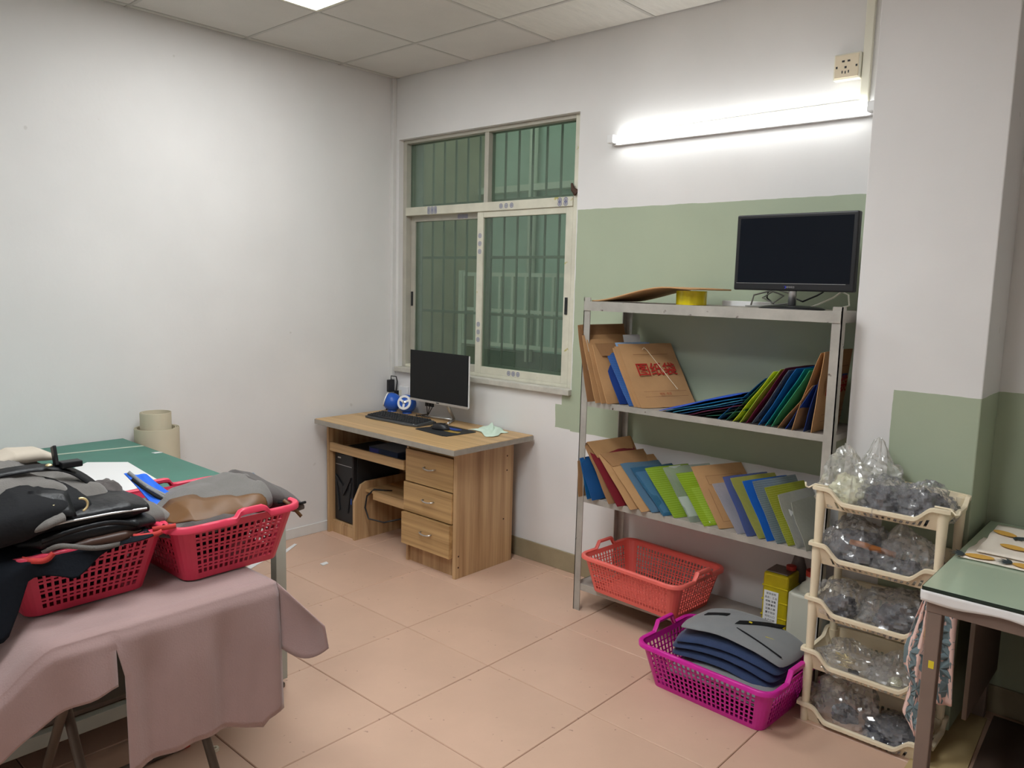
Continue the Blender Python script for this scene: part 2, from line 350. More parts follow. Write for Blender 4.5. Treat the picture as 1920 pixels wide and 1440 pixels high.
for i in range(len(cx)-1):
    for j in range(len(cy)-1):
        if (i, j) in LIGHTS: continue
        w = cx[i+1]-cx[i]; d = cy[j]-cy[j+1]; k = (round(w, 4), round(d, 4), (i >= 3 and j <= 1))
        if k in cache: o = link(bpy.data.objects.new('ceiling_tile', cache[k]))
        else: o = obj('ceiling_tile', ctile(w, d), M['ceil2'] if k[2] else M['ceil'], local=True); cache[k] = o.data
        o.location = ((cx[i]+cx[i+1])/2, (cy[j]+cy[j+1])/2, H); o.parent = ceil; o.matrix_parent_inverse = Matrix.Translation(ceil.location).inverted()
for xx in cx[1:-1]: obj('grid_bar', B().box(xx-.0075, xx+.0075, YF, 0, H-.003, H+.035), M['grid'], ceil)['_'] = 1
for yy in cy[1:-1]: obj('grid_bar', B().box(0, XR, yy-.0075, yy+.0075, H-.0032, H+.035), M['grid'], ceil)
for o in list(ceil.children):
    if o.name.startswith('grid_bar'): o.matrix_parent_inverse = Matrix.Translation(ceil.location).inverted()
for n, (i, j) in enumerate(sorted(LIGHTS)):
    x0, x1, y1, y0 = cx[i]+.01, cx[i+1]-.01, cy[j]-.01, cy[j+1]+.01
    L = thing('ceiling_light', PANEL_LABEL[(i, j)], 'ceiling light', ((x0+x1)/2, (y0+y1)/2, H-.005), 'square ceiling panels')
    b = B()
    for q in ((x0,x1,y0,y0+.016),(x0,x1,y1-.016,y1),(x0,x0+.016,y0+.016,y1-.016),(x1-.016,x1,y0+.016,y1-.016)): b.box(*q, H-.006, H+.012)
    obj('frame', b, M['offwhite'], L)
    obj('diffuser', B().box(x0+.016, x1-.016, y0+.016, y1-.016, H-.002, H+.008), M['led_dim' if (i, j) == (2, 2) else 'led'], L, label='glowing white diffuser')
# walls
struct(slab('wall_left', -.15, 0, YF-.15, .2, -.06, H+.05, M['wall_left']), 'plain white painted wall with small scuffs', 'wall')
OX0, OX1, OZ0, OZ1 = .05, 1.456, .985, 2.398
b = B(); b.box(-.15, OX0, 0, .2, -.06, H+.05); b.box(OX1, XR+.15, 0, .2, -.06, H+.05); b.box(OX0, OX1, 0, .2, -.06, OZ0-.012); b.box(OX0, OX1, 0, .2, OZ1, H+.05)
struct(obj('wall_back', b, M['wall_back']), 'white wall with a sage green painted field beside the window', 'wall')
struct(slab('wall_right', XR, XR+.15, YF-.15, 0, -.06, H+.05, M['wall_left']), 'white wall out of view at the right', 'wall')
struct(slab('wall_front', 0, XR, YF-.15, YF, -.06, H+.05, M['wall_left']), 'white wall behind the camera', 'wall')
struct(obj('wall_column', B().box(2.962, 3.388, -.272, .0, 0, H+.03), M['column'], bevel=.004), 'square white column with green lower right field', 'column')
bb = B(); bb.box(.0, 1.8, -.011, 0, 0, .105); bb.box(1.802, 2.962, -.011, 0, 0, .105); bb.box(3.388, XR, -.011, 0, 0, .105)
struct(obj('baseboard_back', bb, M['skirt'], bevel=.002), 'olive beige tiled skirting along the window wall', 'baseboard')
struct(obj('baseboard_left', B().box(0, .008, YF, -.011, 0, .06), M['skirtw'], bevel=.002), 'low white skirting along the left wall', 'baseboard')
struct(obj('trim_1', B().box(0, .026, -.028, 0, .80, H-.002), M['skirtw'], bevel=.003), 'narrow white cable trunking running up the corner', 'trunking')
struct(obj('trim_2', B().box(2.826, 2.858, -.022, 0, 2.26, H-.002), M['offwhite'], bevel=.003), 'cream cable trunking above the tube light', 'trunking')
struct(obj('trim_3', B().box(2.906, 2.918, -.012, 0, 2.26, H-.002), M['offwhite'], bevel=.003), 'thin cream conduit beside the column', 'trunking')

# ------------------------------------------------------------------ window
W = thing('window_1', 'sliding window with cream aluminium frame and green glass above the desk', 'window', (.75, .06, OZ0), kind='structure')
def fr(name, x0, x1, z0, z1, y0, y1, m='alu', par=None, **k): return obj(name, B().box(x0, x1, y0, y1, z0, z1), M[m], par or W, bevel=.0025, **k)
fr('window_sill', OX0-.005, OX1+.005, OZ0-.03, OZ0, -.028, .2, 'sill')
fr('outer_frame', OX0, OX0+.032, OZ0, OZ1, .035, .11, 'alu2'); fr('outer_frame', OX1-.052, OX1, OZ0, OZ1, .035, .11, 'alu')
fr('outer_frame', OX0+.032, OX1-.052, OZ1-.022, OZ1, .035, .11, 'alu2'); fr('outer_frame', OX0+.032, OX1-.052, OZ0, OZ0+.018, .035, .11, 'alu')
fr('transom', OX0+.032, OX1-.052, 1.936, 1.986, .028, .11, 'alu')
fr('mullion', .752, .784, 1.986, OZ1-.022, .04, .10, 'alu2')
def pane(x0, x1, z0, z1, y, par=None): return obj('pane', B().box(x0, x1, y-.0025, y+.0025, z0, z1), M['glass'], par or W, label='green tinted glass')
pane(OX0+.032, .752, 1.986, OZ1-.022, .075); pane(.784, OX1-.052, 1.986, OZ1-.022, .075)
def sash(x0, x1, y, wl, wr, m):
    z0, z1 = OZ0+.018, 1.936
    o = obj('sash', B().box(x0, x0+wl, y-.014, y+.014, z0, z1).box(x1-wr, x1, y-.014, y+.014, z0, z1).box(x0+wl, x1-wr, y-.014, y+.014, z0, z0+.042).box(x0+wl, x1-wr, y-.014, y+.014, z1-.034, z1), M[m], W, bevel=.002)
    p = obj('pane', B().box(x0+wl, x1-wr, y-.0025, y+.0025, z0+.042, z1-.034), M['glass'], o, label='green tinted glass'); return o
s1 = sash(OX0+.034, .752, .088, .036, .05, 'alu2'); s2 = sash(.707, OX1-.054, .052, .048, .046, 'alu')
for o_, hx, hy, hz in ((s2, OX1-.078, .036, 1.42), (s1, OX0+.052, .072, 1.42)):
    obj('handle', B().box(hx-.009, hx+.009, hy-.003, hy, hz-.045, hz+.045).box(hx-.005, hx+.003, hy-.006, hy-.003, hz-.03, hz+.03), M['blackm'], o_, bevel=.001, label='small dark sliding latch')
def marks(pts, y):
    b = B()
    for (x, z) in pts:
        for r0, r1 in ((.0105, .0135), (.003, .0065)):
            n = 14; b.add([(x+r*math.cos(2*math.pi*k/n), y, z+r*math.sin(2*math.pi*k/n)) for r in (r0, r1) for k in range(n)], [(k, (k+1) % n, n+(k+1) % n, n+k) for k in range(n)])
    return b
for pts, y in (([(.30+.03*i, 1.952+.018*j) for i in range(3) for j in range(2)], .0274), ([(.90+.04*i, 1.96) for i in range(3)], .0274), ([(1.32+.04*i, 1.952+.018*j) for i in range(2) for j in range(2)], .0274),
               ([(.731, 1.80-.045*i) for i in range(3)], .0374), ([(.731, 1.29-.045*i) for i in range(3)], .0374), ([(.98+.035*i, 1.024) for i in range(3)], .0374), ([(.52+.03*i, 1.92) for i in range(3)], .0734)):
    obj('film_mark', marks(pts, y), M['filmblue'], W, label='printed circles on the protective film')
obj('drip', B().tube([(1.43, .03, 2.0), (1.41, .02, 2.02), (1.40, .022, 2.05)], [.02, .012, .006], 6), M['screw'], W, label='dark clump on the frame')
G = thing('window_grille', 'pale steel security grille outside the window', 'grille', (.75, .2, OZ0))
for k in range(15):
    xx = -.0 + .104*k+.03
    if OX0-.05 < xx < OX1: obj('bar', B().tube([(xx, .215, OZ0-.05), (xx, .215, OZ1+.05)], .007, 8), M['bar'], G, smooth=True)
for zz in (1.03, 1.344, 1.684, 2.015): obj('rail', B().box(OX0-.03, OX1+.03, .208, .222, zz-.008, zz+.008), M['bar'], G)
# light well outside
E2 = thing('courtyard_wall', 'pale wall across the light well seen through the window', 'wall', (0, 1.65, 0), kind='structure')
obj('wall_face', B().box(-1.0, 2.05, 1.65, 1.80, -.3, 3.4), M['ext'], E2); obj('dado', B().box(-.8, 1.9, 1.635, 1.65, -.3, .98), M['ext3'], E2)
obj('pipe', B().tube([(-.22, 1.60, .9), (-.22, 1.60, 3.4)], .035, 12), M['rail'], E2, smooth=True)
obj('ledge', B().box(-.8, 1.9, 1.57, 1.65, 2.27, 2.32), M['rail'], E2)
E3 = thing('side_wall', 'grey beige wall closing the light well at the left', 'wall', (-.9, .8, 0), kind='structure')
obj('wall_face', B().box(-1.0, -.80, .2, 1.65, -.3, 3.4), M['ext2'], E3); obj('rib', B().box(-.80, -.775, .78, .84, -.3, 3.4), M['ext2'], E3)
struct(slab('wall_well', 1.9, 2.05, .2, 1.65, -.3, 3.4, M['ext']), 'right end wall of the light well', 'wall')
struct(slab('floor_well', -.8, 1.9, .2, 1.65, -.36, -.3, M['ext2']), 'floor of the light well', 'floor')
RL = thing('balcony_railing', 'white balcony railing beyond the window grille', 'railing', (0, 1.3, 1.04))
for zz, h in ((1.05, .03), (1.32, .025), (1.60, .03)): obj('rail', B().box(-.70, .95, 1.29, 1.315, zz-h/2, zz+h/2), M['rail'], RL)
for k in range(13): obj('baluster', B().box(-.69+.135*k, -.668+.135*k, 1.293, 1.312, 1.05, 1.60), M['rail'], RL)
for xx in (-.70, .95): obj('post', B().box(xx-.02, xx+.02, 1.28, 1.32, -.3, 1.63), M['rail'], RL)

# ------------------------------------------------------------------ tube light, sockets
T = thing('tube_light', 'lit white batten tube light on the wall above the shelf', 'tube light', (2.27, -.02, 2.2))
obj('batten', B().box(1.67, 2.90, -.022, -.0005, 2.205, 2.240), M['chin'], T, bevel=.003)
obj('tube', B().tube([(1.70, -.042, 2.232), (2.87, -.042, 2.232)], .0135, 14), M['tubeglow'], T, smooth=True, label='glowing glass tube')
for xx in (1.672, 2.872): obj('end_cap', B().box(xx-.004, xx+.030, -.060, -.0225, 2.212, 2.252), M['chin'], T, bevel=.004)
obj('cord', B().tube([(1.70, -.004, 2.246), (2.0, -.004, 2.262), (2.4, -.004, 2.268), (2.84, -.004, 2.270)], .0022, 6), M['offwhite'], T)
K = thing('wall_socket', 'square cream power socket high on the wall beside the trunking', 'socket', (2.77, -.02, 2.36))
obj('box', B().box(2.722, 2.824, -.034, -.0005, 2.350, 2.448), M['offwhite'], K, bevel=.004)
obj('plate', B().box(2.728, 2.818, -.038, -.034, 2.356, 2.442), M['cream'], K, bevel=.003)
for (xx, zz, w, h) in ((2.760, 2.418, .010, .007), (2.781, 2.418, .010, .007), (2.770, 2.395, .008, .008), (2.758, 2.378, .004, .010), (2.770, 2.376, .004, .010), (2.782, 2.378, .004, .010), (2.736, 2.397, .007, .008), (2.811, 2.397, .007, .008)):
    obj('slot', B().box(xx-w/2, xx+w/2, -.0388, -.038, zz-h/2, zz+h/2), M['blackm'], K)

# ================================================================== DESK
ZT = .712
D = thing('computer_desk', 'wood grain computer desk with three drawers under the window', 'desk', (.6, -.3, 0))
tt = obj('tabletop', B().box(.045, 1.228, -.622, -.024, ZT-.022, ZT), M['wood'], D, bevel=.002)
obj('edge_band', B().box(.043, 1.230, -.6245, -.622, ZT-.030, ZT-.003).box(1.228, 1.2305, -.622, -.024, ZT-.030, ZT-.003).box(.0435, .045, -.622, -.024, ZT-.030, ZT-.003).box(.06, 1.215, -.615, -.03, ZT-.034, ZT-.022), M['band'], tt, label='grey ridged edging of the top')
zu = ZT-.034
obj('side_panel', B().box(.030, .048, -.530, -.088, 0, zu), M['woodv'], D, bevel=.001)
sp_ = obj('side_panel', B().box(1.122, 1.146, -.520, -.088, 0, zu), M['woodv'], D, bevel=.001)
for (yy, zz) in ((-.50, .12), (-.50, .06), (-.14, .60), (-.14, .52), (-.16, .25)):
    obj('screw', B().tube([(1.1458, yy, zz), (1.1468, yy, zz)], .005, 8), M['screw'], sp_)
obj('inner_panel', B().box(.738, .756, -.505, -.088, 0, zu), M['woodv'], D, bevel=.001)
obj('back_panel', B().box(.048, 1.122, -.105, -.09, .04, zu), M['woodv'], D)
obj('top_rail', B().box(.756, 1.122, -.50, -.485, zu-.045, zu), M['woodd'], D)
obj('plinth', B().box(.756, 1.122, -.492, -.477, .0, .12), M['woodv'], D)
for n, (z0, z1, out) in enumerate(((.455, .632, .522), (.290, .450, .530), (.108, .284, .545))):
    d = obj('drawer', B().box(.742 if n else .748, 1.120, -out, -.507 if not n else -.507, z0, z1).box(.765, 1.11, -.507, -.14, z0+.02, z1-.03), M['woodd'], D, bevel=.002)
    zc = (z0+z1)/2+.01; pts = [(.905, -out, zc), (.905, -out-.014, zc), (.925, -out-.02, zc-.004), (.945, -out-.018, zc-.007), (.965, -out-.02, zc-.004), (.985, -out-.014, zc), (.985, -out, zc)]
    obj('handle', B().tube(pts, .004, 8), M['silver'], d, smooth=True, label='small curled silver pull')
obj('keyboard_tray', B().box(.052, .735, -.515, -.16, .512, .528).box(.052, .735, -.525, -.512, .508, .560), M['wood'], D, bevel=.001)
obj('cpu_base', B().box(.048, .272, -.500, -.1, .060, .076).box(.048, .272, -.505, -.49, 0, .06), M['woodv'], D, bevel=.001)
prof = [(-.520, 0), (-.09, 0), (-.09, .345), (-.43, .345), (-.47, .33), (-.52, .235)]
obj('cpu_partition', B().prism(prof, lambda a, c: (.272, a, c), lambda a, c: (.290, a, c)), M['woodv'], D, bevel=.001)
obj('foot_shelf', B().box(.290, .738, -.44, -.1, .285, .302).box(.36, .738, -.44, -.425, .25, .285), M['wood'], D, bevel=.001)
# tower
P = thing('computer_tower', 'black computer tower standing in the left bay of the desk', 'computer', (.15, -.3, .077))
obj('case', B().box(.060, .235, -.46, -.13, .077, .492), M['blackm'], P, bevel=.004)
fp = obj('front_panel', B().prism([(.058, .08), (.237, .08), (.240, .30), (.237, .495), (.058, .495), (.055, .30)], lambda a, c: (a, -.460, c), lambda a, c: (a, -.492, c)), M['black'], P, bevel=.006)
for sgn in (-1, 1):
    obj('wing', B().prism([(.148+sgn*.0, .30), (.148+sgn*.075, .365), (.148+sgn*.07, .345), (.148+sgn*.02, .265), (.148, .24)], lambda a, c: (a, -.492, c), lambda a, c: (a, -.502, c)), M['black'], fp, bevel=.002)
    obj('fin', B().prism([(.148+sgn*.066, .33), (.148+sgn*.078, .33), (.148+sgn*.045, .14), (.148+sgn*.036, .15)], lambda a, c: (a, -.492, c), lambda a, c: (a, -.499, c)), M['blackm'], fp, bevel=.001)
obj('light_strip', B().box(.218, .223, -.4935, -.4918, .20, .235), M['blue'], fp, label='thin blue strip')
obj('badge', B().box(.09, .12, -.4935, -.4918, .465, .473), M['silver'], fp)
obj('drive_line', B().box(.07, .225, -.4930, -.4918, .425, .428), M['silver'], fp)
bx_ = thing('blue_box', 'navy blue box lying on the keyboard tray', 'box', (.5, -.4, .529))
obj('body', B().box(.36, .62, -.47, -.22, .529, .576), M['navy'], bx_, bevel=.004); obj('front_label', B().box(.37, .45, -.4712, -.470, .537, .568), mat('periwinkle label', lin(70, 74, 150), .5), bx_)
bk = thing('notebook', 'white notebook with dark cover on the tray beside the blue box', 'notebook', (.25, -.4, .529))
obj('pages', B().box(.15, .345, -.49, -.24, .531, .541), M['white'], bk, bevel=.001); obj('cover', B().box(.147, .348, -.494, -.236, .541, .544).box(.147, .348, -.494, -.236, .5285, .531), M['blackm'], bk, bevel=.001)
tag(obj('desk_cable', B().tube([(.44, -.36, .303), (.36, -.43, .31), (.33, -.46, .27), (.325, -.47, .20), (.36, -.47, .14), (.44, -.42, .125), (.52, -.34, .15), (.56, -.2, .2)], .005, 8), M['black'], smooth=True), 'black cable looping down in front of the desk foot shelf', 'cable')
# monitor on desk
Mo = thing('computer_monitor', 'thin black monitor with silver chin on the wooden desk', 'monitor', (.6, -.12, ZT))
mx0, mx1, my, mz0, mz1 = .352, .848, -.15, .818, 1.123
obj('back_shell', B().box(mx0+.001, mx1+.001, my, my+.010, mz0+.004, mz1-.0035).box(mx0+.12, mx1-.12, my+.012, my+.03, mz0+.02, mz0+.2), M['chin'], Mo, bevel=.002)
obj('screen', B().box(mx0, mx1-.002, my-.004, my+.001, mz0+.014, mz1), M['screen'], Mo, bevel=.001)
ch = obj('chin', B().box(mx0, mx1, my-.006, my, mz0, mz0+.014), M['silver'], Mo, bevel=.001)
obj('logo', B().box(.588, .612, my-.0066, my-.006, mz0+.004, mz0+.010), M['blackm'], ch)
obj('stand', B().tube([(.62, -.125, .88), (.632, -.10, .80), (.64, -.060, ZT+.012)], [.011, .011, .009], 8).tube([(.64, -.060, ZT+.010), (.70, -.165, ZT+.006)], .007, 8).tube([(.64, -.060, ZT+.010), (.40, -.10, ZT+.006)], .007, 8), M['silver'], Mo, smooth=True, label='silver V shaped stand')
for k, xx in enumerate((.47, .495, .52)):
    obj('plug_cable', B().tube([(xx, -.125, .83), (xx, -.122, .79), (xx-.02*k, -.118, .74), (xx-.1, -.12+.02*k, ZT+.005), (xx-.14, -.08, ZT+.004)], .003, 6).box(xx-.007, xx+.007, -.131, -.117, .79, .822), M['black'], Mo)
# keyboard
kb = link(bpy.data.objects.new('keyboard', None)); tag(kb, 'black keyboard with grey rim on the desk in front of the speakers', 'keyboard')
kb.location = (.425, -.305, ZT); kb.rotation_euler = (0, 0, math.radians(3))
w, d = .445, .150
obj('body', B().prism([(-w/2, -d/2+.012), (-w/2+.1, -d/2), (-.02, -d/2+.004), (w/2-.1, -d/2-.004), (w/2, -d/2+.01), (w/2, d/2), (-w/2, d/2)], lambda a, c: (a, c, .001), lambda a, c: (a, c, .013+.010*(c+d/2)/d)), mat('keyboard grey', lin(74, 76, 78), .4), kb, bevel=.003)
b = B()
for r in range(6):
    n = 20
    for k in range(n):
        if r == 0 and 4 <= k < 10: continue
        x0 = -w/2+.012+k*(w-.024)/n; y0 = -d/2+.018+r*.0212; zz = .013+.010*(y0+d/2)/d
        b.add([(x0,y0,zz),(x0+.019,y0,zz),(x0+.019,y0+.018,zz+.001),(x0,y0+.018,zz+.001),(x0+.003,y0+.002,zz+.009),(x0+.016,y0+.002,zz+.009),(x0+.016,y0+.014,zz+.010),(x0+.003,y0+.014,zz+.010)], [(0,3,2,1),(4,5,6,7),(0,1,5,4),(1,2,6,5),(2,3,7,6),(3,0,4,7)])
x0 = -w/2+.012+4*(w-.024)/20; y0 = -d/2+.018; b.box(x0, x0+.124, y0, y0+.018, .014, .022)
o = obj('keys', b, M['blackm'], kb); o['kind'] = 'stuff'
obj('status_light', B().box(w/2-.03, w/2-.024, -d/2+.008, -d/2+.012, .0135, .0152), M['chin'], kb)
# mouse pad, mouse, wipe
pad = [(.675, -.375), (.685, -.40), (.93, -.425), (.955, -.415), (.975, -.215), (.96, -.20), (.72, -.185), (.705, -.195)]
mp_ = thing('mouse_pad', 'black mouse pad with blue and yellow picture on the desk', 'mouse pad', (.82, -.3, ZT))
obj('mat', B().prism(pad, lambda a, c: (a, c, ZT+.0005), lambda a, c: (a, c, ZT+.003)), M['blackm'], mp_)
obj('blue_print', B().prism([(.74, -.23), (.88, -.222), (.87, -.265), (.76, -.27)], lambda a, c: (a, c, ZT+.003), lambda a, c: (a, c, ZT+.0034)), mat('blue print', lin(40, 70, 150), .6), mp_)
obj('yellow_print', B().prism([(.80, -.29), (.93, -.285), (.94, -.315), (.90, -.325), (.81, -.318)], lambda a, c: (a, c, ZT+.003), lambda a, c: (a, c, ZT+.0034)), mat('ochre print', lin(160, 130, 60), .6, var=.3, vs=80), mp_)
def dome(cx_, cy_, z, rx, ry, h, rot=0, n=20, m=7, flat=.15):
    b = B(); vs = []
    for i in range(m+1):
        t = i/m*math.pi/2
        for k in range(n):
            a = 2*math.pi*k/n; r = math.cos(t)**.7 if i < m else .0001
            X, Y = rx*r*math.cos(a), ry*r*math.sin(a)
            vs.append((cx_+X*math.cos(rot)-Y*math.sin(rot), cy_+X*math.sin(rot)+Y*math.cos(rot), z+h*math.sin(t)))
    fs = [(i*n+k, i*n+(k+1)%n, (i+1)*n+(k+1)%n, (i+1)*n+k) for i in range(m) for k in range(n)]+[tuple(reversed(range(n)))]
    return b.add(vs, fs)
ms = thing('computer_mouse', 'black computer mouse on the mouse pad', 'mouse', (.79, -.31, ZT+.003))
obj('shell', dome(.79, -.305, ZT+.0035, .058, .031, .036, .25), M['black'], ms, smooth=True); obj('scroll_wheel', B().tube([(.752, -.322, ZT+.036), (.752, -.312, ZT+.036)], .008, 12), M['blackm'], ms)
obj('cord', B().tube([(.735, -.325, ZT+.012), (.70, -.30, ZT+.006), (.66, -.22, ZT+.005), (.68, -.14, ZT+.005), (.60, -.06, ZT+.005)], .002, 6), M['black'], ms)
def sm_(t): t = max(0, min(1, t)); return t*t*(3-2*t)
def rag(u, v):
    x = .90+.21*u; y = -.20+.17*v-.03*u; e = min(u, v, 1-u, 1-v)
    return (x+.02*math.sin(6*v), y+.03*math.sin(5*u), ZT+.004+.030*math.exp(-((u-.42)**2+(v-.55)**2)/.018)+.010*abs(math.sin(7*u+4*v))*min(1, e*6)+.006*noise.noise((u*5, v*5, 3)))
tag(obj('wipe_cloth', B().grid(rag, 22, 18), M['mint'], smooth=True, solid=.002), 'crumpled pale mint cloth at the right end of the desk', 'cloth')
# speakers
def speaker(cx_, cy_, rot, label):
    e = link(bpy.data.objects.new('desk_speaker', None)); tag(e, label, 'speaker', 'round blue speakers'); e.location = (cx_, cy_, ZT+.001); e.scale = (1.14, 1.14, 1.14); e.rotation_euler = (0, 0, rot)
    prof_ = [(.012, -.052), (.034, -.040), (.046, -.022), (.050, 0), (.046, .022), (.036, .036)]
    b = B().lathe(prof_, n=28); R = Matrix.Translation((0, 0, .052)) @ Matrix.Rotation(math.radians(72), 4, 'X')
    obj('shell', xf(b, R), M['blue'], e, smooth=True, label='blue plastic shell')
    ring = B(); n = 28
    for r0, r1 in ((.028, .040),): ring.add([(r*math.cos(2*math.pi*k/n), r*math.sin(2*math.pi*k/n), z) for r, z in ((r1, .034), (r1, .040), (r0, .041), (r0, .034)) for k in range(n)], [(i*n+k, i*n+(k+1)%n, ((i+1)%4)*n+(k+1)%n, ((i+1)%4)*n+k) for i in range(4) for k in range(n)])
    for k in range(3):
        a = 2*math.pi*k/3+.5; c, s_ = math.cos(a), math.sin(a); w_ = .006
        ring.add([(x*c-y*s_, x*s_+y*c, z) for x, y, z in ((.005,-w_,.036),(.030,-w_,.036),(.030,w_,.036),(.005,w_,.036),(.005,-w_,.041),(.030,-w_,.041),(.030,w_,.041),(.005,w_,.041))], [(0,3,2,1),(4,5,6,7),(0,1,5,4),(1,2,6,5),(2,3,7,6),(3,0,4,7)])
    obj('grille', xf(ring, R), M['chin'], e, label='white three spoke ring'); obj('cone', xf(B().lathe([(.034, .0345), (.02, .031), (.006, .030)], n=24), R), M['navy'], e, smooth=True)
    obj('hub', xf(B().lathe([(.009, .035), (.009, .042), (.004, .044)], n=16), R), M['silver'], e)
    obj('foot', B().lathe([(.026, 0), (.024, .006)], n=20), M['blue'], e)
speaker(.125, -.105, math.radians(-52), 'round blue speaker turned left below the black adapter')
speaker(.245, -.085, math.radians(24), 'round blue speaker facing forward beside the monitor')
ad = thing('power_adapter', 'black power adapter with cable hanging at the wall corner', 'adapter', (.03, -.045, .83))
obj('body', B().box(.031, .058, -.075, -.03, .822, .902), M['black'], ad, bevel=.004); obj('cord', B().tube([(.045, -.05, .90), (.045, -.05, .925), (.06, -.02, .92), (.06, -.012, .89), (.055, -.02, .80), (.05, -.04, .77), (.04, -.06, ZT+.004), (.06, -.1, ZT+.004)], .004, 8), M['black'], ad, smooth=True)
obj('plug', B().box(.052, .072, -.03, -.004, .795, .83), M['black'], ad, bevel=.002)
s0 = thing('desk_socket', 'white wall socket behind the blue speakers', 'socket', (.11, -.01, .77))
obj('plate', B().box(.075, .162, -.012, -.0005, .775, .862), M['chin'], s0, bevel=.003); obj('rocker', B().box(.082, .105, -.0145, -.012, .80, .837), M['offwhite'], s0, bevel=.001)

# ================================================================== STEEL SHELF
SX0, SX1, SY0, SY1 = 1.800, 2.948, -.372, -.022
Z1, Z2, Z3, Z4 = 1.458, 1.005, .556, .132
SH = thing('shelving_unit', 'grey steel four level shelving unit between window and column', 'shelf', (2.37, -.2, 0))
def angle(x, y, sx, sy, z1): return B().box(min(x, x+sx*.036), max(x, x+sx*.036), min(y, y+sy*.004), max(y, y+sy*.004), 0, z1).box(min(x, x+sx*.004), max(x, x+sx*.004), min(y, y+sy*.036), max(y, y+sy*.036), 0, z1)
for x_, y_, sx, sy in ((SX0, SY0, 1, 1), (SX1, SY0, -1, 1), (SX0, SY1, 1, -1), (SX1, SY1, -1, -1)): obj('post', angle(x_, y_, sx, sy, Z1+.018), M['steel'], SH)
for z, h in ((Z1, .040), (Z2, .024), (Z3, .026), (Z4, .030)):
    p = obj('shelf_panel', B().box(SX0+.005, SX1-.005, SY0+.006, SY1-.006, z-.004, z), M['steelpan'], SH)
    fy = SY0-.004 if z == Z1 else SY0+.004
    obj('shelf_rail', B().box(SX0+.004, SX1-.004, fy, fy+.004, z-h, z+.002), M['steel'], p); obj('shelf_rail', B().box(SX0+.004, SX1-.004, SY1-.008, SY1-.005, z-h, z), M['steel'], p)
    for xx in (SX0+.004, SX1-.008): obj('shelf_rail', B().box(xx, xx+.004, SY0+.004, SY1-.004, z-h, z), M['steel'], p)

def text(body, size, m, parent, mw, name='lettering', ext=.0002, align='CENTER', off=0):
    cu = bpy.data.curves.new(name, 'FONT'); cu.body = body; cu.size = size; cu.align_x = align; cu.align_y = 'CENTER'; cu.extrude = ext; cu.resolution_u = 3; cu.offset = off
    o = link(bpy.data.objects.new(name, cu)); dg = bpy.context.evaluated_depsgraph_get(); dg.update()
    me = bpy.data.meshes.new_from_object(o.evaluated_get(dg)); bpy.data.objects.remove(o)
    me.materials.clear(); me.materials.append(m)
    t = link(bpy.data.objects.new(name, me)); t.parent = parent; t.matrix_local = mw; return t
FM = {}
def fmat(rgb, kind):
    k = (rgb, kind)
    if k not in FM:
        FM[k] = mat('folder %d %d %d' % rgb, lin(*rgb), .45, var=.08, vs=10) if kind == 's' else plast('clear folder %d %d %d' % rgb, rgb, {'c': .42, 't': .22, 'g': .45}[kind], grid=(kind == 'g'))
    return FM[k]
def leaf(name, label, cat, m, bot, top, yf, depth, th, yaw, zs, group, bend=0, seedv=0, corner=.002):
    """a flat folder or envelope standing on a shelf: bot/top = (x,z) of its front edge, depth runs back along the wall"""
    bx, bz = bot; tx, tz = top; L = math.hypot(tx-bx, tz-bz); a = math.atan2(tx-bx, tz-bz)     # lean from vertical
    U = Vector((math.sin(a), 0, math.cos(a))); V = Vector((0, 1, 0)); N = Vector((math.cos(a), 0, -math.sin(a)))
    if N.x < 0: N = -N
    Rz = Matrix.Rotation(-yaw, 3, 'Z'); U, V, N = Rz @ U, Rz @ V, Rz @ N
    nu, nv = 8, 8; b = B(); vs = []
    for side in (0, 1):
        for j in range(nv+1):
            for i in range(nu+1):
                u, v = i/nu, j/nv; q = noise.noise((u*2.3+seedv*3.1, v*2.3, seedv))*.006
                e = min(1, min(u, 1-u, v, 1-v)*6+.15)
                uu, vv = u*L, v*depth
                if u in (0, 1) and v in (0, 1): uu += (.5-u)*corner; vv += (.5-v)*corner
                p = U*uu + V*vv + N*((-.5+side)*th*e + q + bend*(u*(1-u))*4)
                vs.append(p)
    w_ = nu+1; n0 = (nu+1)*(nv+1)
    fs = [(j*w_+i, (j+1)*w_+i, (j+1)*w_+i+1, j*w_+i+1) for j in range(nv) for i in range(nu)] + [(n0+j*w_+i, n0+j*w_+i+1, n0+(j+1)*w_+i+1, n0+(j+1)*w_+i) for j in range(nv) for i in range(nu)]
    ring = [i for i in range(w_)] + [j*w_+nu for j in range(1, nv+1)] + [nv*w_+i for i in range(nu-1, -1, -1)] + [j*w_ for j in range(nv-1, 0, -1)]
    fs += [(ring[k], ring[(k+1) % len(ring)], n0+ring[(k+1) % len(ring)], n0+ring[k]) for k in range(len(ring))]
    b.add(vs, fs)
    mz = min(p.z for p in vs)
    e = link(bpy.data.objects.new(name, None)); e.location = (bx, yf, zs+.0015-mz); tag(e, label, cat, group); e.empty_display_size = .03
    o = obj('sheet' if cat == 'folder' else 'paper_body', b, m, e, smooth=True, auto=50)
    e_frame = (U, V, N, L, depth, th)
    return e, e_frame
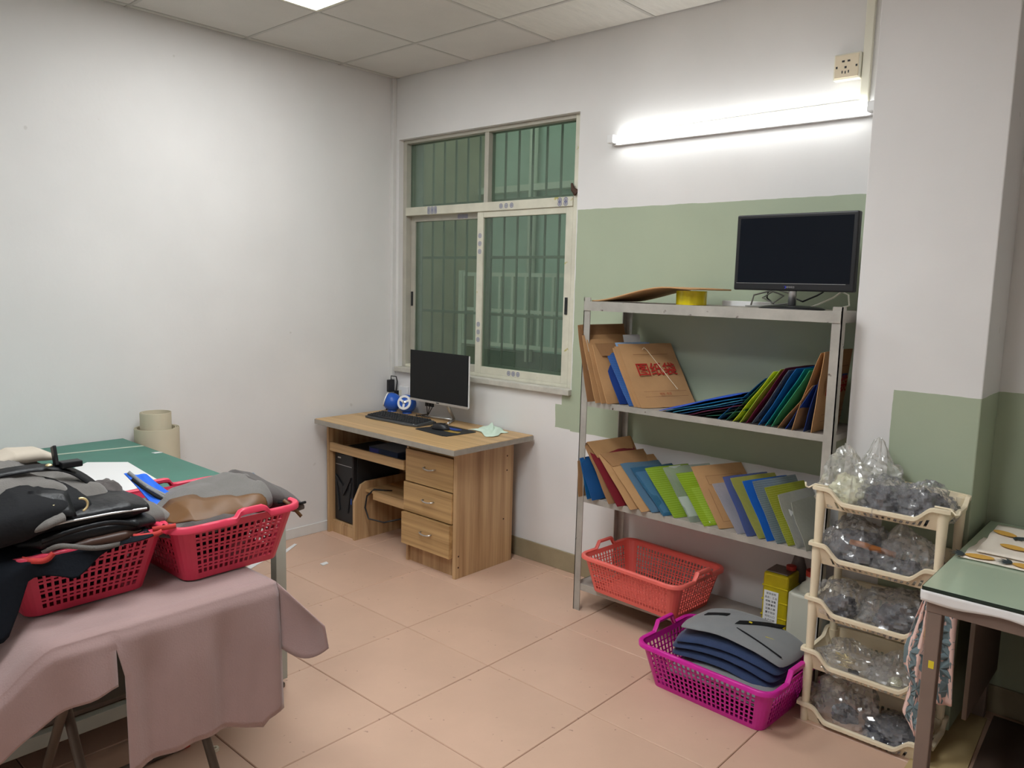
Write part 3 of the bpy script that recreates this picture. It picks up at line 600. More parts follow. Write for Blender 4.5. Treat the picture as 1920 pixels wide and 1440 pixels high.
def print_env(e, fr_, txt=True, lines=True, col='red'):
    U, V, N, L, dp, th = fr_
    def mw(u, v, off=.007): P_ = U*u + V*v + N*(th/2+off); return Matrix(((V.x, U.x, N.x, P_.x), (V.y, U.y, N.y, P_.y), (V.z, U.z, N.z, P_.z), (0, 0, 0, 1)))
    if txt:
        for k, c in enumerate('图纸袋'): text(c, .072, M[col], e, mw(L*.55, dp*(.26+.245*k)), 'print_character', off=.0009)
    if lines:
        b = B(); f = lambda u, v, o_: U*u + V*v + N*(th/2+.007+o_)
        for u0, u1, v0, v1 in ((.80, .806, .18, .82), (.14, .144, .12, .90), (.22, .224, .12, .90)):
            P4 = [(u0, v0), (u0, v1), (u1, v1), (u1, v0)]; b.prism(P4, lambda a, c: f(a*L, c*dp, 0), lambda a, c: f(a*L, c*dp, .0003))
        obj('printed_line', b, M['brownline'], e)
        text('地址  电话', .014, M['redpale'], e, mw(L*.18, dp*.5), 'small_print')
def flap(e, fr_, m, lo=.78, droop=.012):
    U, V, N, L, dp, th = fr_
    f = lambda u, v: U*(L*(lo+(1.0-lo)*u)) + V*(dp*(.03+.94*v)+ (1-u)*(.08*dp*(1-2*v))) + N*(th/2+.003+.004*(1-u))
    obj('flap', B().grid(f, 3, 6), m, e, solid=.0012)
def strap(e, fr_, m):
    U, V, N, L, dp, th = fr_
    obj('string', B().tube([U*(L*.88)+V*(dp*.38)+N*(th/2+.010), U*(L*.91)+V*(dp*.42)+N*(th/2+.010), U*(L*.86)+V*(dp*.46)+N*(th/2+.010), U*(L*.6)+V*(dp*.58)+N*(th/2+.009), U*(L*.24)+V*(dp*.74)+N*(th/2+.009)], .0018, 6), m, e)
YS = SY0+.004; yw = math.radians
G2 = 'papers on the upper shelf'; G3 = 'papers on the middle shelf'
k, k2 = M['kraft'], M['kraft2']
# --- upper shelf, left bundle
e, f_ = leaf('document_envelope', 'tall kraft envelope at far left of the upper shelf, standing highest', 'envelope', k2, (1.862, 1.01), (1.782, 1.354), YS-.036, .33, .008, yw(6), Z2, G2, seedv=1); flap(e, f_, k2)
e, f_ = leaf('document_envelope', 'kraft envelope just right of the tallest envelope on the upper shelf', 'envelope', k, (1.908, 1.02), (1.802, 1.318), YS-.034, .31, .016, yw(8), Z2, G2, seedv=2)
e, f_ = leaf('document_envelope', 'kraft envelope third from the left on the upper shelf', 'envelope', k, (1.936, 1.02), (1.827, 1.300), YS-.030, .31, .012, yw(10), Z2, G2, seedv=3)
e, f_ = leaf('document_envelope', 'thick gusseted kraft envelope left of the dark blue folder on the upper shelf', 'envelope', k, (1.965, 1.018), (1.848, 1.275), YS-.028, .28, .020, yw(12), Z2, G2, seedv=4); flap(e, f_, k2)
leaf('plastic_folder', 'dark blue folder between two kraft bundles on the upper shelf', 'folder', fmat((36, 62, 128), 's'), (2.008, 1.014), (1.862, 1.236), YS+.01, .28, .018, yw(14), Z2, G2, seedv=5)
e, f_ = leaf('plastic_folder', 'blue and white checked folder against the printed envelopes on the upper shelf', 'folder', fmat((70, 126, 205), 'g'), (2.066, 1.007), (1.884, 1.225), YS-.004, .27, .010, yw(18), Z2, G2, seedv=6)
leaf('paper_sheet', 'white curled sheet poking up behind the printed envelope', 'paper', M['white'], (2.060, 1.03), (1.880, 1.33), YS+.12, .10, .0015, yw(20), Z2, None, bend=-.02, seedv=7)
leaf('paper_sheet', 'pale blue sheet edge behind the printed envelope', 'paper', fmat((150, 180, 215), 's'), (2.075, 1.02), (1.882, 1.285), YS+.05, .20, .0015, yw(20), Z2, None, seedv=8)
for q, (bx, tx, tz) in enumerate(((2.090, 1.898, 1.254), (2.109, 1.904, 1.261))):
    leaf('document_envelope', ['kraft envelope second behind the envelope with red characters', 'kraft envelope right behind the envelope with red characters'][q], 'envelope', k, (bx, 1.01), (tx, tz), YS-.002, .29, .008, yw(22), Z2, G2, seedv=9+q)
e, f_ = leaf('document_envelope', 'kraft envelope with red Chinese characters and white string on the upper shelf', 'envelope', k, (2.131, 1.011), (1.913, 1.272), YS-.006, .29, .010, yw(24), Z2, G2, seedv=11); print_env(e, f_); strap(e, f_, M['string'])
# --- upper shelf, low fan of folders
fan = [((36, 84, 190), 2.215, 2.595, 1.128, 'bright blue folder lying on top of the low fan on the upper shelf'), ((24, 120, 170), 2.247, 2.60, 1.116, 'teal blue folder second from top of the low fan'), ((70, 160, 190), 2.278, 2.60, 1.104, 'pale cyan folder third from top of the low fan'),
       ((30, 90, 140), 2.311, 2.597, 1.092, 'deep blue folder in the middle of the low fan'), ((120, 52, 84), 2.348, 2.59, 1.080, 'plum red folder low in the fan on the upper shelf'), ((28, 30, 40), 2.385, 2.59, 1.070, 'black folder under the plum red one in the fan'), ((40, 100, 80), 2.43, 2.60, 1.062, 'dark green folder at the bottom of the fan')]
for q, (c, bx, tx, tz, lb) in enumerate(fan): leaf('plastic_folder', lb, 'folder', fmat(c, 's'), (bx, 1.012), (tx, tz), YS+.002*q, .27, .010, yw(4), Z2, G2, seedv=20+q)
up = [((20, 92, 150), 2.486, 2.680, 1.206, 's', 'teal blue folder starting the steep row right of the fan'), ((44, 96, 84), 2.520, 2.696, 1.216, 's', 'bottle green folder left of the lime ones'), ((206, 222, 60), 2.550, 2.713, 1.234, 's', 'lime yellow folder left of two in the steep row'), ((170, 200, 70), 2.578, 2.735, 1.246, 's', 'lime green folder next to the maroon one'), ((112, 30, 62), 2.606, 2.755, 1.251, 's', 'maroon folder in the steep row on the upper shelf'),
      ((150, 160, 170), 2.632, 2.768, 1.245, 'c', 'clear grey folder right of the maroon one'), ((30, 104, 176), 2.660, 2.797, 1.255, 's', 'medium blue folder in the steep row'), ((24, 138, 150), 2.686, 2.826, 1.256, 's', 'turquoise folder widest of the steep row'), ((60, 160, 120), 2.710, 2.846, 1.250, 's', 'sea green folder right of the turquoise one')]
for q, (c, bx, tx, tz, kd, lb) in enumerate(up): leaf('plastic_folder', lb, 'folder', fmat(c, kd), (bx, 1.02), (tx, tz), YS+.003*(q % 2), .28, .009, yw(3), Z2, G2, seedv=30+q)
leaf('document_envelope', 'narrow kraft envelope slanting beside the sea green folder', 'envelope', k, (2.738, 1.012), (2.862, 1.190), YS-.006, .24, .006, yw(2), Z2, G2, seedv=40)
leaf('plastic_folder', 'dark blue folder between two kraft envelopes at right of the upper shelf', 'folder', fmat((36, 66, 140), 's'), (2.765, 1.02), (2.868, 1.20), YS, .26, .008, yw(2), Z2, G2, seedv=41)
leaf('document_envelope', 'leaning open kraft envelope beside the right shelf post', 'envelope', k, (2.792, 1.02), (2.885, 1.320), YS-.004, .26, .010, yw(2), Z2, G2, bend=-.006, seedv=42)
leaf('plastic_folder', 'navy blue folder squeezed before the last kraft envelope on the upper shelf', 'folder', fmat((26, 54, 120), 's'), (2.833, 1.02), (2.884, 1.23), YS, .26, .010, yw(2), Z2, G2, seedv=43)
e, f_ = leaf('document_envelope', 'upright kraft envelope with red print against the right post of the upper shelf', 'envelope', k, (2.866, 1.02), (2.893, 1.325), YS-.002, .29, .014, yw(0), Z2, G2, seedv=44); print_env(e, f_)
# --- middle shelf
low = [('document_envelope', k, (1.830, .57), (1.818, .74), .28, .006, 2, 'short kraft envelope upright at far left of the middle shelf'),
 ('plastic_folder', fmat((26, 96, 150), 's'), (1.884, .562), (1.834, .735), .27, .012, 4, 'teal blue folder at left of the middle shelf beside the post'),
 ('plastic_folder', fmat((34, 84, 140), 's'), (1.915, .565), (1.826, .748), .27, .012, 6, 'second blue folder at left of the middle shelf'),
 ('document_envelope', k2, (2.000, .565), (1.826, .815), .31, .010, 10, 'crumpled kraft envelope highest at left of the middle shelf'),
 ('plastic_folder', fmat((120, 34, 44), 's'), (2.050, .565), (1.856, .775), .28, .010, 12, 'dark red folder between kraft envelopes on the middle shelf'),
 ('document_envelope', k, (2.120, .565), (1.880, .762), .28, .010, 16, 'kraft envelope right of the dark red folder on the middle shelf'),
 ('document_envelope', k, (2.172, .563), (1.908, .745), .28, .008, 18, 'kraft envelope with bent lower corner left of the map folder'),
 ('plastic_folder', fmat((120, 160, 190), 'c'), (2.208, .572), (1.962, .736), .22, .006, 20, 'pale blue clear folder holding a map on the middle shelf'),
 ('plastic_folder', fmat((70, 130, 170), 'c'), (2.268, .565), (2.020, .722), .24, .007, 20, 'blue tinted clear folder right of the map folder'),
 ('plastic_folder', fmat((168, 200, 50), 'g'), (2.316, .573), (2.100, .742), .25, .008, 20, 'lime clear folder left one on the middle shelf'),
 ('plastic_folder', fmat((214, 222, 214), 't'), (2.395, .572), (2.190, .762), .26, .006, 22, 'colourless clear folder holding a white printed sheet'),
 ('plastic_folder', fmat((172, 206, 40), 'g'), (2.462, .575), (2.258, .752), .24, .007, 22, 'lime clear folder beside the large kraft envelope'),
 ('document_envelope', k, (2.524, .564), (2.318, .778), .27, .010, 24, 'large kraft envelope in the middle of the middle shelf'),
 ('plastic_folder', fmat((208, 206, 214), 'c'), (2.606, .572), (2.446, .742), .24, .008, 20, 'clear crinkled sleeve right of the large kraft envelope'),
 ('plastic_folder', fmat((110, 130, 200), 'c'), (2.650, .567), (2.492, .772), .25, .008, 20, 'violet blue clear folder on the middle shelf'),
 ('plastic_folder', fmat((216, 214, 110), 'c'), (2.692, .575), (2.520, .782), .25, .008, 20, 'pale yellow clear folder left of the royal blue one'),
 ('plastic_folder', fmat((34, 100, 190), 's'), (2.732, .577), (2.582, .782), .26, .006, 18, 'royal blue folder at right of the middle shelf'),
 ('plastic_folder', fmat((150, 168, 176), 'g'), (2.770, .577), (2.632, .795), .26, .007, 16, 'clear grid patterned folder right of the royal blue one'),
 ('plastic_folder', fmat((196, 202, 60), 'g'), (2.812, .578), (2.684, .779), .25, .007, 14, 'yellow clear folder second from the right end of the middle shelf'),
 ('plastic_folder', fmat((222, 222, 220), 'c'), (2.848, .580), (2.748, .768), .24, .008, 10, 'white sleeve of papers near the right end of the middle shelf'),
 ('plastic_folder', fmat((206, 208, 196), 'c'), (2.886, .580), (2.808, .752), .24, .012, 6, 'milky clear folder last at right of the middle shelf')]
for q, (nm, m_, b_, t_, dp, th, yy, lb) in enumerate(low):
    e, f_ = leaf(nm, lb, 'envelope' if nm[0] == 'd' else 'folder', m_, b_, t_, YS-.004-.004*(q % 3)-(.030 if q < 7 else 0), dp, th, yw(yy), Z3, G3, seedv=50+q)
    U, V, N, L, dp, th = f_
    if q == 3: flap(e, f_, k, .72)
    if q == 5: flap(e, f_, k2, .74)
    if q in (7, 8, 9, 10, 11, 13, 15, 17, 18, 19):
        a0, a1, c0, c1 = ((.06, .9, .06, .92), (.30, .98, .45, .95), (.1, .45, .02, .5), (.05, .7, .15, .85))[q % 4]
        f = lambda u, v: U*(L*(a0+(a1-a0)*u)) + V*(dp*(c0+(c1-c0)*v)) + N*.0005
        obj('sheet_inside', B().grid(f, 4, 4), M['white'], e, solid=.0006)
    if q == 10:
        obj('print_figure', B().prism([(.52, .35), (.60, .30), (.66, .40), (.66, .55), (.52, .62)], lambda a, c: U*(a*L)+V*(c*dp)+N*.002, lambda a, c: U*(a*L)+V*(c*dp)+N*.0023), M['blackm'], e)
    if q == 12:
        b = B(); g = lambda a, c, o_: U*(a*L)+V*(c*dp)+N*(th/2+.007+o_)
        for (u0, u1, v0, v1) in ((.66, .664, .15, .85), (.80, .804, .15, .85), (.66, .80, .15, .154), (.66, .80, .85, .854), (.08, .084, .1, .6), (.08, .60, .1, .104)):
            b.prism([(u0, v0), (u0, v1), (u1, v1), (u1, v0)], lambda a, c: g(a, c, 0), lambda a, c: g(a, c, .0003))
        obj('printed_line', b, M['brownline'], e)
tag(obj('document_envelope', B().grid(lambda u, v: (1.835+.50*u+.05*v, SY0+.012+.25*v, Z1+.004+.068*sm_(u/.78)-.012*max(0, u-.78)+.003*math.sin(4*u)), 14, 6), k, smooth=True, solid=.006), 'kraft envelope lying on the top shelf, propped on the yellow tape roll', 'envelope')
# top shelf: tape, monitor
tp = thing('tape_roll', 'roll of yellow adhesive tape on the top shelf', 'tape', (2.28, -.24, Z1))
b = B(); n = 36; b.add([(2.266+r*math.cos(2*math.pi*i/n), -.235+r*math.sin(2*math.pi*i/n), z) for r, z in ((.040, Z1+.001), (.064, Z1+.001), (.064, Z1+.060), (.040, Z1+.060)) for i in range(n)], [(a*n+i, a*n+(i+1) % n, ((a+1) % 4)*n+(i+1) % n, ((a+1) % 4)*n+i) for a in range(4) for i in range(n)])
obj('tape', b, M['tape'], tp, smooth=True, auto=40); b = B(); b.add([(2.266+r*math.cos(2*math.pi*i/n), -.235+r*math.sin(2*math.pi*i/n), z) for r, z in ((.037, Z1+.001), (.040, Z1+.001), (.040, Z1+.0605), (.037, Z1+.0605)) for i in range(n)], [(a*n+i, a*n+(i+1) % n, ((a+1) % 4)*n+(i+1) % n, ((a+1) % 4)*n+i) for a in range(4) for i in range(n)]); obj('core', b, M['card'], tp, smooth=True, auto=40)
tag(obj('paper_strip', B().box(2.34, 2.56, -.10, -.06, Z1, Z1+.022), M['white'], bevel=.002), 'small white box at the back of the top shelf left of the screen', 'box')
mo = link(bpy.data.objects.new('wide_monitor', None)); tag(mo, 'black widescreen monitor standing on top of the steel shelf', 'monitor'); mo.location = (2.705, -.25, Z1); mo.rotation_euler = (0, 0, math.radians(-1.5))
w, h0, h1 = .478, .070, .366
obj('bezel', B().box(-w/2, w/2, -.012, .02, h0, h1).box(-w/2+.08, w/2-.08, .02, .045, h0+.04, h1-.06), M['black'], mo, bevel=.006, seg=3)
sc = obj('screen', B().box(-w/2+.016, w/2-.016, -.0132, -.0122, h0+.030, h1-.014), M['screen2'], mo); obj('chrome_line', B().box(-w/2+.012, w/2-.03, -.0134, -.0124, h0+.0275, h0+.0290), M['silver'], mo)
lg = B(); n = 16; lg.add([(-.022+.0055*math.cos(t_), -.0126, h0+.014+.0055*math.sin(t_)) for t_ in [2.6-4.2*i/n for i in range(n+1)]] + [(-.0245+.0045*math.cos(t_), -.0126, h0+.0145+.0045*math.sin(t_)) for t_ in [2.4-3.8*i/n for i in range(n+1)]], [(i, i+1, n+2+i, n+1+i) for i in range(n)])
obj('emblem', lg, mat('emblem blue', lin(50, 60, 200), .4), mo, label='small blue crescent')
text('清华同方', .0085, M['silver'], mo, Matrix(((1, 0, 0, -.000), (0, 0, -1, -.0126), (0, 1, 0, h0+.014), (0, 0, 0, 1))), 'emblem_lettering')
obj('stand_neck', B().tube([(.0, .012, .012), (.0, .012, h0+.05)], .015, 16), M['silver'], mo, smooth=True)
obj('stand_base', dome(0, .01, .001, .13, .085, .014), M['black'], mo, smooth=True)
for nm, lb, m_, pts in (('cable_bundle', 'coiled grey cables behind the widescreen monitor stand', M['cable'], [(2.50, -.16, Z1+.004), (2.53, -.2, Z1+.05), (2.58, -.15, Z1+.07), (2.63, -.14, Z1+.05), (2.60, -.17, Z1+.02), (2.55, -.16, Z1+.04), (2.59, -.13, Z1+.075), (2.65, -.12, Z1+.06), (2.66, -.15, Z1+.02), (2.56, -.2, Z1+.006), (2.52, -.25, Z1+.006)]),
        ('black_cable', 'black coiled cable behind the widescreen monitor stand', M['black'], [(2.56, -.13, Z1+.075), (2.55, -.12, Z1+.04), (2.58, -.11, Z1+.012), (2.65, -.12, Z1+.01), (2.68, -.14, Z1+.04), (2.72, -.17, Z1+.03), (2.76, -.13, Z1+.055), (2.78, -.12, Z1+.07)]),
        ('white_cable', 'thin white cable at right of the widescreen monitor stand', M['offwhite'], [(2.73, -.14, Z1+.005), (2.78, -.17, Z1+.02), (2.83, -.14, Z1+.05), (2.85, -.12, Z1+.072), (2.88, -.13, Z1+.06), (2.90, -.17, Z1+.02), (2.86, -.2, Z1+.004)])):
    tag(obj(nm, B().tube([Vector(p) for p in pts], .0035, 6), m_, smooth=True), lb, 'cable')

# ================================================================== BASKETS
def basket(label, loc, rotz, m, L, Wd, Hh, lb, wb, nl, ns, rows, rc=.045, bump=.030, bw=.38, boff=0, name='laundry_basket'):
    """perforated plastic basket, long axis local x; rows = list of (hole, bar) heights"""
    e = link(bpy.data.objects.new(name, None)); e.location = loc; e.rotation_euler = (0, 0, rotz); tag(e, label, 'basket', 'plastic baskets')
    def ring(v):
        hx, hy = (lb+(L-lb)*v)/2, (wb+(Wd-wb)*v)/2; r = rc*(.7+.3*v); out = []
        def side(n, p0, p1):
            us = []; pit = 1/n
            for c in range(n): us += [c*pit+pit*.19, c*pit+pit*.81]
            us = [0]+us
            return [((p0[0]+(p1[0]-p0[0])*u), (p0[1]+(p1[1]-p0[1])*u)) for u in us]
        def arc(cx_, cy_, a0): return [(cx_+r*math.cos(a0+math.pi/2*k/5), cy_+r*math.sin(a0+math.pi/2*k/5)) for k in range(5)]
        out += side(nl, (-hx+r, -hy), (hx-r, -hy)) + arc(hx-r, -hy+r, -math.pi/2) + side(ns, (hx, -hy+r), (hx, hy-r)) + arc(hx-r, hy-r, 0)
        out += side(nl, (hx-r, hy), (-hx+r, hy)) + arc(-hx+r, hy-r, math.pi/2) + side(ns, (-hx, hy-r), (-hx, -hy+r)) + arc(-hx+r, -hy+r, math.pi)
        return out
    hol = []
    for n in (nl, ns, nl, ns): hol += [False] + [True, False]*n + [False]*5
    # side() gives 1+2n points -> segments: solid, hole, solid ... ; segment k runs from point k to k+1
    seg = []
    for n in (nl, ns, nl, ns):
        for c in range(n): seg += [False, True]
        seg += [False] + [False]*5
    zs = [0, .018]; isH = [False]
    tot = sum(a+b_ for a, b_ in rows); sc_ = (Hh-.018-.016)/tot
    for a, b_ in rows: zs += [zs[-1]+a*sc_, zs[-1]+(a+b_)*sc_]; isH += [True, False]
    zs.append(Hh); isH.append(False)
    b = B(); n = len(ring(0)); vs = []
    for z in zs: vs += [(x, y, z) for x, y in ring(z/Hh)]
    fs = []
    for j in range(len(zs)-1):
        for i in range(n):
            if isH[j] and seg[i % n]: continue
            fs.append((j*n+i, j*n+(i+1) % n, (j+1)*n+(i+1) % n, (j+1)*n+i))
    b.add(vs, fs)
    obj('side_wall', b, m, e, solid=.0026)
    r0 = ring(0); inner = [(x*.97, y*.97, .001) for x, y in r0]; b = B().add(inner, [tuple(range(n))]); obj('base', b, m, e, solid=.002)
    # rim lip, rising into a handle over each short side
    pts = []
    hx, hy, r = L/2, Wd/2, rc
    def add_side(p0, p1, k, hump):
        for i in range(k):
            u = i/k; z = Hh
            if hump:
                t = abs(u-.5-boff)/(bw/2); z += bump*max(0, min(1, (1.25-t)/.35))
            pts.append((p0[0]+(p1[0]-p0[0])*u, p0[1]+(p1[1]-p0[1])*u, z))
    def arc3(cx_, cy_, a0): pts.extend([(cx_+r*math.cos(a0+math.pi/2*q/6), cy_+r*math.sin(a0+math.pi/2*q/6), Hh) for q in range(6)])
    add_side((-hx+r, -hy), (hx-r, -hy), 12, False); arc3(hx-r, -hy+r, -math.pi/2); add_side((hx, -hy+r), (hx, hy-r), 24, True); arc3(hx-r, hy-r, 0)
    add_side((hx-r, hy), (-hx+r, hy), 12, False); arc3(-hx+r, hy-r, math.pi/2); add_side((-hx, hy-r), (-hx, -hy+r), 24, True); arc3(-hx+r, -hy+r, math.pi)
    prof = [(-.002, -.004), (-.002, .004), (.003, .007), (.012, .007), (.016, .003), (.016, -.010), (.013, -.010), (.012, -.001)]
    vs = []; N_ = len(pts); P_ = len(prof)
    for i, p in enumerate(pts):
        a, c = pts[i-1], pts[(i+1) % N_]; d = Vector((c[0]-a[0], c[1]-a[1], 0)).normalized(); o_ = Vector((d.y, -d.x, 0))
        for q, z in prof: vs.append((p[0]+o_.x*q, p[1]+o_.y*q, p[2]+z))
    obj('rim', B().add(vs, [(i*P_+q, ((i+1) % N_)*P_+q, ((i+1) % N_)*P_+(q+1) % P_, i*P_+(q+1) % P_) for i in range(N_) for q in range(P_)]), m, e, smooth=True, auto=45)
    return e
ROWA = [(1, .45), (.35, .45)]*4 + [(1, .4)]
ROWB = [(1, .30)]*7
ROWC = [(1, .32), (.5, .32)]*4+[(1, .3)]
basket('coral pink perforated basket, empty, on the bottom shelf', (2.150, -.262, Z4+.001), math.radians(-4), M['coral'], .525, .365, .165, .445, .285, 25, 13, ROWC, bump=.032)
basket('magenta perforated basket of fabric pads on the floor', (2.690, -.590, .001), math.radians(-3), M['purple'], .540, .375, .170, .455, .285, 22, 12, ROWB, bump=.040)
basket('pink red basket of black bags at left on the pink cloth', (1.722, -2.545, .707), math.radians(2), M['pink'], .450, .370, .160, .365, .282, 16, 15, ROWA, bump=.020, bw=.30, boff=.10)
basket('pink red basket holding a grey bag, nearest the window, on the pink cloth', (1.762, -2.172, .707), math.radians(1), M['pink'], .450, .370, .160, .365, .282, 16, 15, ROWA, bump=.020, bw=.30, boff=.10)

# ------------------------------------------------------------------ soft goods
def padm(w, d, t, fn, r=.16, nx=20, ny=14, sv=0, wr=.004):
    """soft slab with rounded outline; fn(x,y)->z offset of its mid surface"""
    b = B(); vs = []
    for side in (-1, 1):
        for j in range(ny+1):
            for i in range(nx+1):
                u, v = 2*i/nx-1, 2*j/ny-1
                k_ = 1-r*(1-math.sqrt(max(0, 1-.92*v*v)))*abs(u)**3*.9; k2_ = 1-r*(1-math.sqrt(max(0, 1-.92*u*u)))*abs(v)**3*.9
                x, y = u*w/2*k_, v*d/2*k2_
                e = (max(0, 1-abs(u)**6)*max(0, 1-abs(v)**6))**.5
                q = noise.noise((x*14+sv, y*14, sv*2.7))*wr
                vs.append((x, y, fn(x, y)+q+side*(t/2*e+.0008)))
    w_ = nx+1; n0 = w_*(ny+1)
    fs = [(j*w_+i, (j+1)*w_+i, (j+1)*w_+i+1, j*w_+i+1) for j in range(ny) for i in range(nx)] + [(n0+j*w_+i, n0+j*w_+i+1, n0+(j+1)*w_+i+1, n0+(j+1)*w_+i) for j in range(ny) for i in range(nx)]
    ring = list(range(w_)) + [j*w_+nx for j in range(1, ny+1)] + [ny*w_+i for i in range(nx-1, -1, -1)] + [j*w_ for j in range(ny-1, 0, -1)]
    fs += [(ring[q], ring[(q+1) % len(ring)], n0+ring[(q+1) % len(ring)], n0+ring[q]) for q in range(len(ring))]
    return b.add(vs, fs)
def place(name, label, cat, b, m, loc, rot, group=None):
    e = link(bpy.data.objects.new(name, None)); e.location = loc; e.rotation_euler = rot; tag(e, label, cat, group)
    obj('fabric', b, m, e, smooth=True); return e
# pads in the magenta basket
GP = 'fabric pads in the magenta basket'
R_ = math.radians
pads = [('dark fabric pad at the very bottom of the magenta basket', M['blackf'], .42, .25, .030, (2.69, -.59, .030), 0, 0), ('black padded panel low in the magenta basket', M['blackf'], .42, .25, .034, (2.70, -.59, .066), 2, 0),
        ('grey felt panel showing at the front of the magenta basket', M['greyl'], .40, .24, .016, (2.715, -.625, .098), -2, .02), ('grey felt panel with dark edge under the navy ones', M['greyl'], .36, .22, .014, (2.76, -.63, .112), -6, .02),
        ('navy blue panel, lowest of the three, in the magenta basket', M['navy'], .43, .27, .022, (2.695, -.535, .140), -3, .035), ('navy blue panel, middle of the three, in the magenta basket', M['navy'], .44, .27, .022, (2.695, -.525, .170), -1, .04), ('navy blue panel directly under the grey backpack front', M['navy'], .44, .27, .020, (2.702, -.515, .196), 1, .045)]
for q, (lb, m_, w, d, t, lc, rz, cv) in enumerate(pads): place('fabric_pad', lb, 'fabric', padm(w, d, t, lambda x, y, cv=cv: -cv*(x/.22)**2+cv*.4-.02*max(0, -y/.13)**2, sv=q+1), m_, lc, (R_(-3), R_(0), R_(rz)), GP)
fnp = lambda x, y: -.045*(x/.22)**2+.020-.012*max(0, -y/.13)**2
gp = place('backpack_panel', 'light grey backpack front with black zip band on top of the magenta basket', 'backpack', padm(.44, .26, .026, fnp, sv=11), M['greyl'], (2.715, -.505, .230), (R_(-2), R_(3), R_(0)), GP)
def on(xs, ys, off, hw): # strip over a pad
    b = B(); n = 14
    f = lambda u, v: (xs[0]+(xs[1]-xs[0])*u, ys[0]+(ys[1]-ys[0])*u+hw*(2*v-1), 0)
    def g(u, v): x, y, _ = f(u, v); return (x, y, fnp(x, y)+off)
    return b.grid(g, n, 2)
obj('black_band', on((-.02, .11), (-.02, .115), .0155, .020), M['blackf'], gp, smooth=True, solid=.002)
obj('zip_line', B().tube([(x, -.06-.03*math.sin((x+.01)*9), fnp(x, -.08)+.0155) for x in [.0+.01*i for i in range(20)]], .003, 6), M['blackf'], gp)
obj('handle_patch', on((-.16, -.08), (.0, .03), .0155, .016), M['blackf'], gp, smooth=True, solid=.002)
obj('zip_pull', B().box(.012, .024, .012, .020, fnp(.02, .01)+.016, fnp(.02, .01)+.019), M['sticker'], gp)
obj('piping', B().tube([(.10+.006*i, -.03+.004*i, fnp(.1, 0)+.014-.0016*i) for i in range(8)], .0014, 6), M['sticker'], gp)
# ------------------------------------------------------------------ bottom shelf tins
tn = thing('oil_tin', 'yellow square oil tin with paper label on the bottom shelf', 'tin', (2.72, -.19, Z4))
tx0, tx1, ty0, ty1, tz1 = 2.664, 2.770, -.235, -.120, .385
obj('body', B().box(tx0, tx1, ty0, ty1, Z4+.001, tz1), M['yellowtin'], tn, bevel=.010, seg=3)
for zz in (.20, .265, .325): obj('rib', B().box(tx0-.002, tx1+.002, ty0-.002, ty1+.002, zz, zz+.006), M['yellowtin'], tn, bevel=.002)
obj('lid', B().box(tx0+.008, tx1-.008, ty0+.008, ty1-.008, tz1, tz1+.006), M['tinlid'], tn, bevel=.003); obj('cap', B().lathe([(.02, 0), (.02, .016), (.015, .018)], (2.745, -.15, tz1+.006), 18), M['redcap'], tn, smooth=True, auto=40)
lb = obj('paper_label', B().box(tx0+.010, tx0+.070, ty0-.0032, ty0-.002, .150, .310), M['white'], tn, label='white paper label with small print')
for r in range(9): text(['使用说明', '品名：工业', '规格 净重', '注意事项', '远离火源', '置于阴凉', '切勿入口', '生产日期', '保质期'][r], .0105, M['blackm'], lb, Matrix(((1, 0, 0, tx0+.040), (0, 0, -1, ty0-.0034), (0, 1, 0, .298-.016*r), (0, 0, 0, 1))), 'label_print')
jg = thing('plastic_jug', 'milky white plastic jug behind the cream rack post', 'jug', (2.85, -.2, Z4))
obj('body', B().prism([(2.795, -.27), (2.90, -.27), (2.915, -.255), (2.915, -.13), (2.90, -.115), (2.795, -.115), (2.78, -.13), (2.78, -.255)], lambda a, c: (a, c, Z4+.001), lambda a, c: (a, c, .34)), mat('milky jug', lin(196, 196, 182), .4), jg, bevel=.015, seg=3, smooth=False)
obj('neck', B().lathe([(.055, .0), (.04, .03), (.022, .045), (.022, .07)], (2.848, -.19, .335), 20), mat('milky jug neck', lin(196, 196, 182), .4), jg, smooth=True); obj('cap', B().lathe([(.026, 0), (.026, .022), (.02, .026)], (2.848, -.19, .402), 20), M['redcap'], jg, smooth=True, auto=40)
spb = thing('spray_trigger', 'black wire handled grey can top beside the jug', 'bottle', (2.79, -.1, Z4))
obj('bottle', B().lathe([(.03, .001), (.032, .02), (.032, .25), (.018, .30), (.014, .33)], (2.745, -.075, Z4), 18), mat('grey bottle', lin(120, 112, 110), .4), spb, smooth=True)
obj('handle', B().tube([(2.745, -.10, .455), (2.70, -.12, .475), (2.72, -.14, .490), (2.79, -.13, .480), (2.80, -.11, .468), (2.745, -.09, .46)], .005, 8), M['black'], spb, smooth=True)

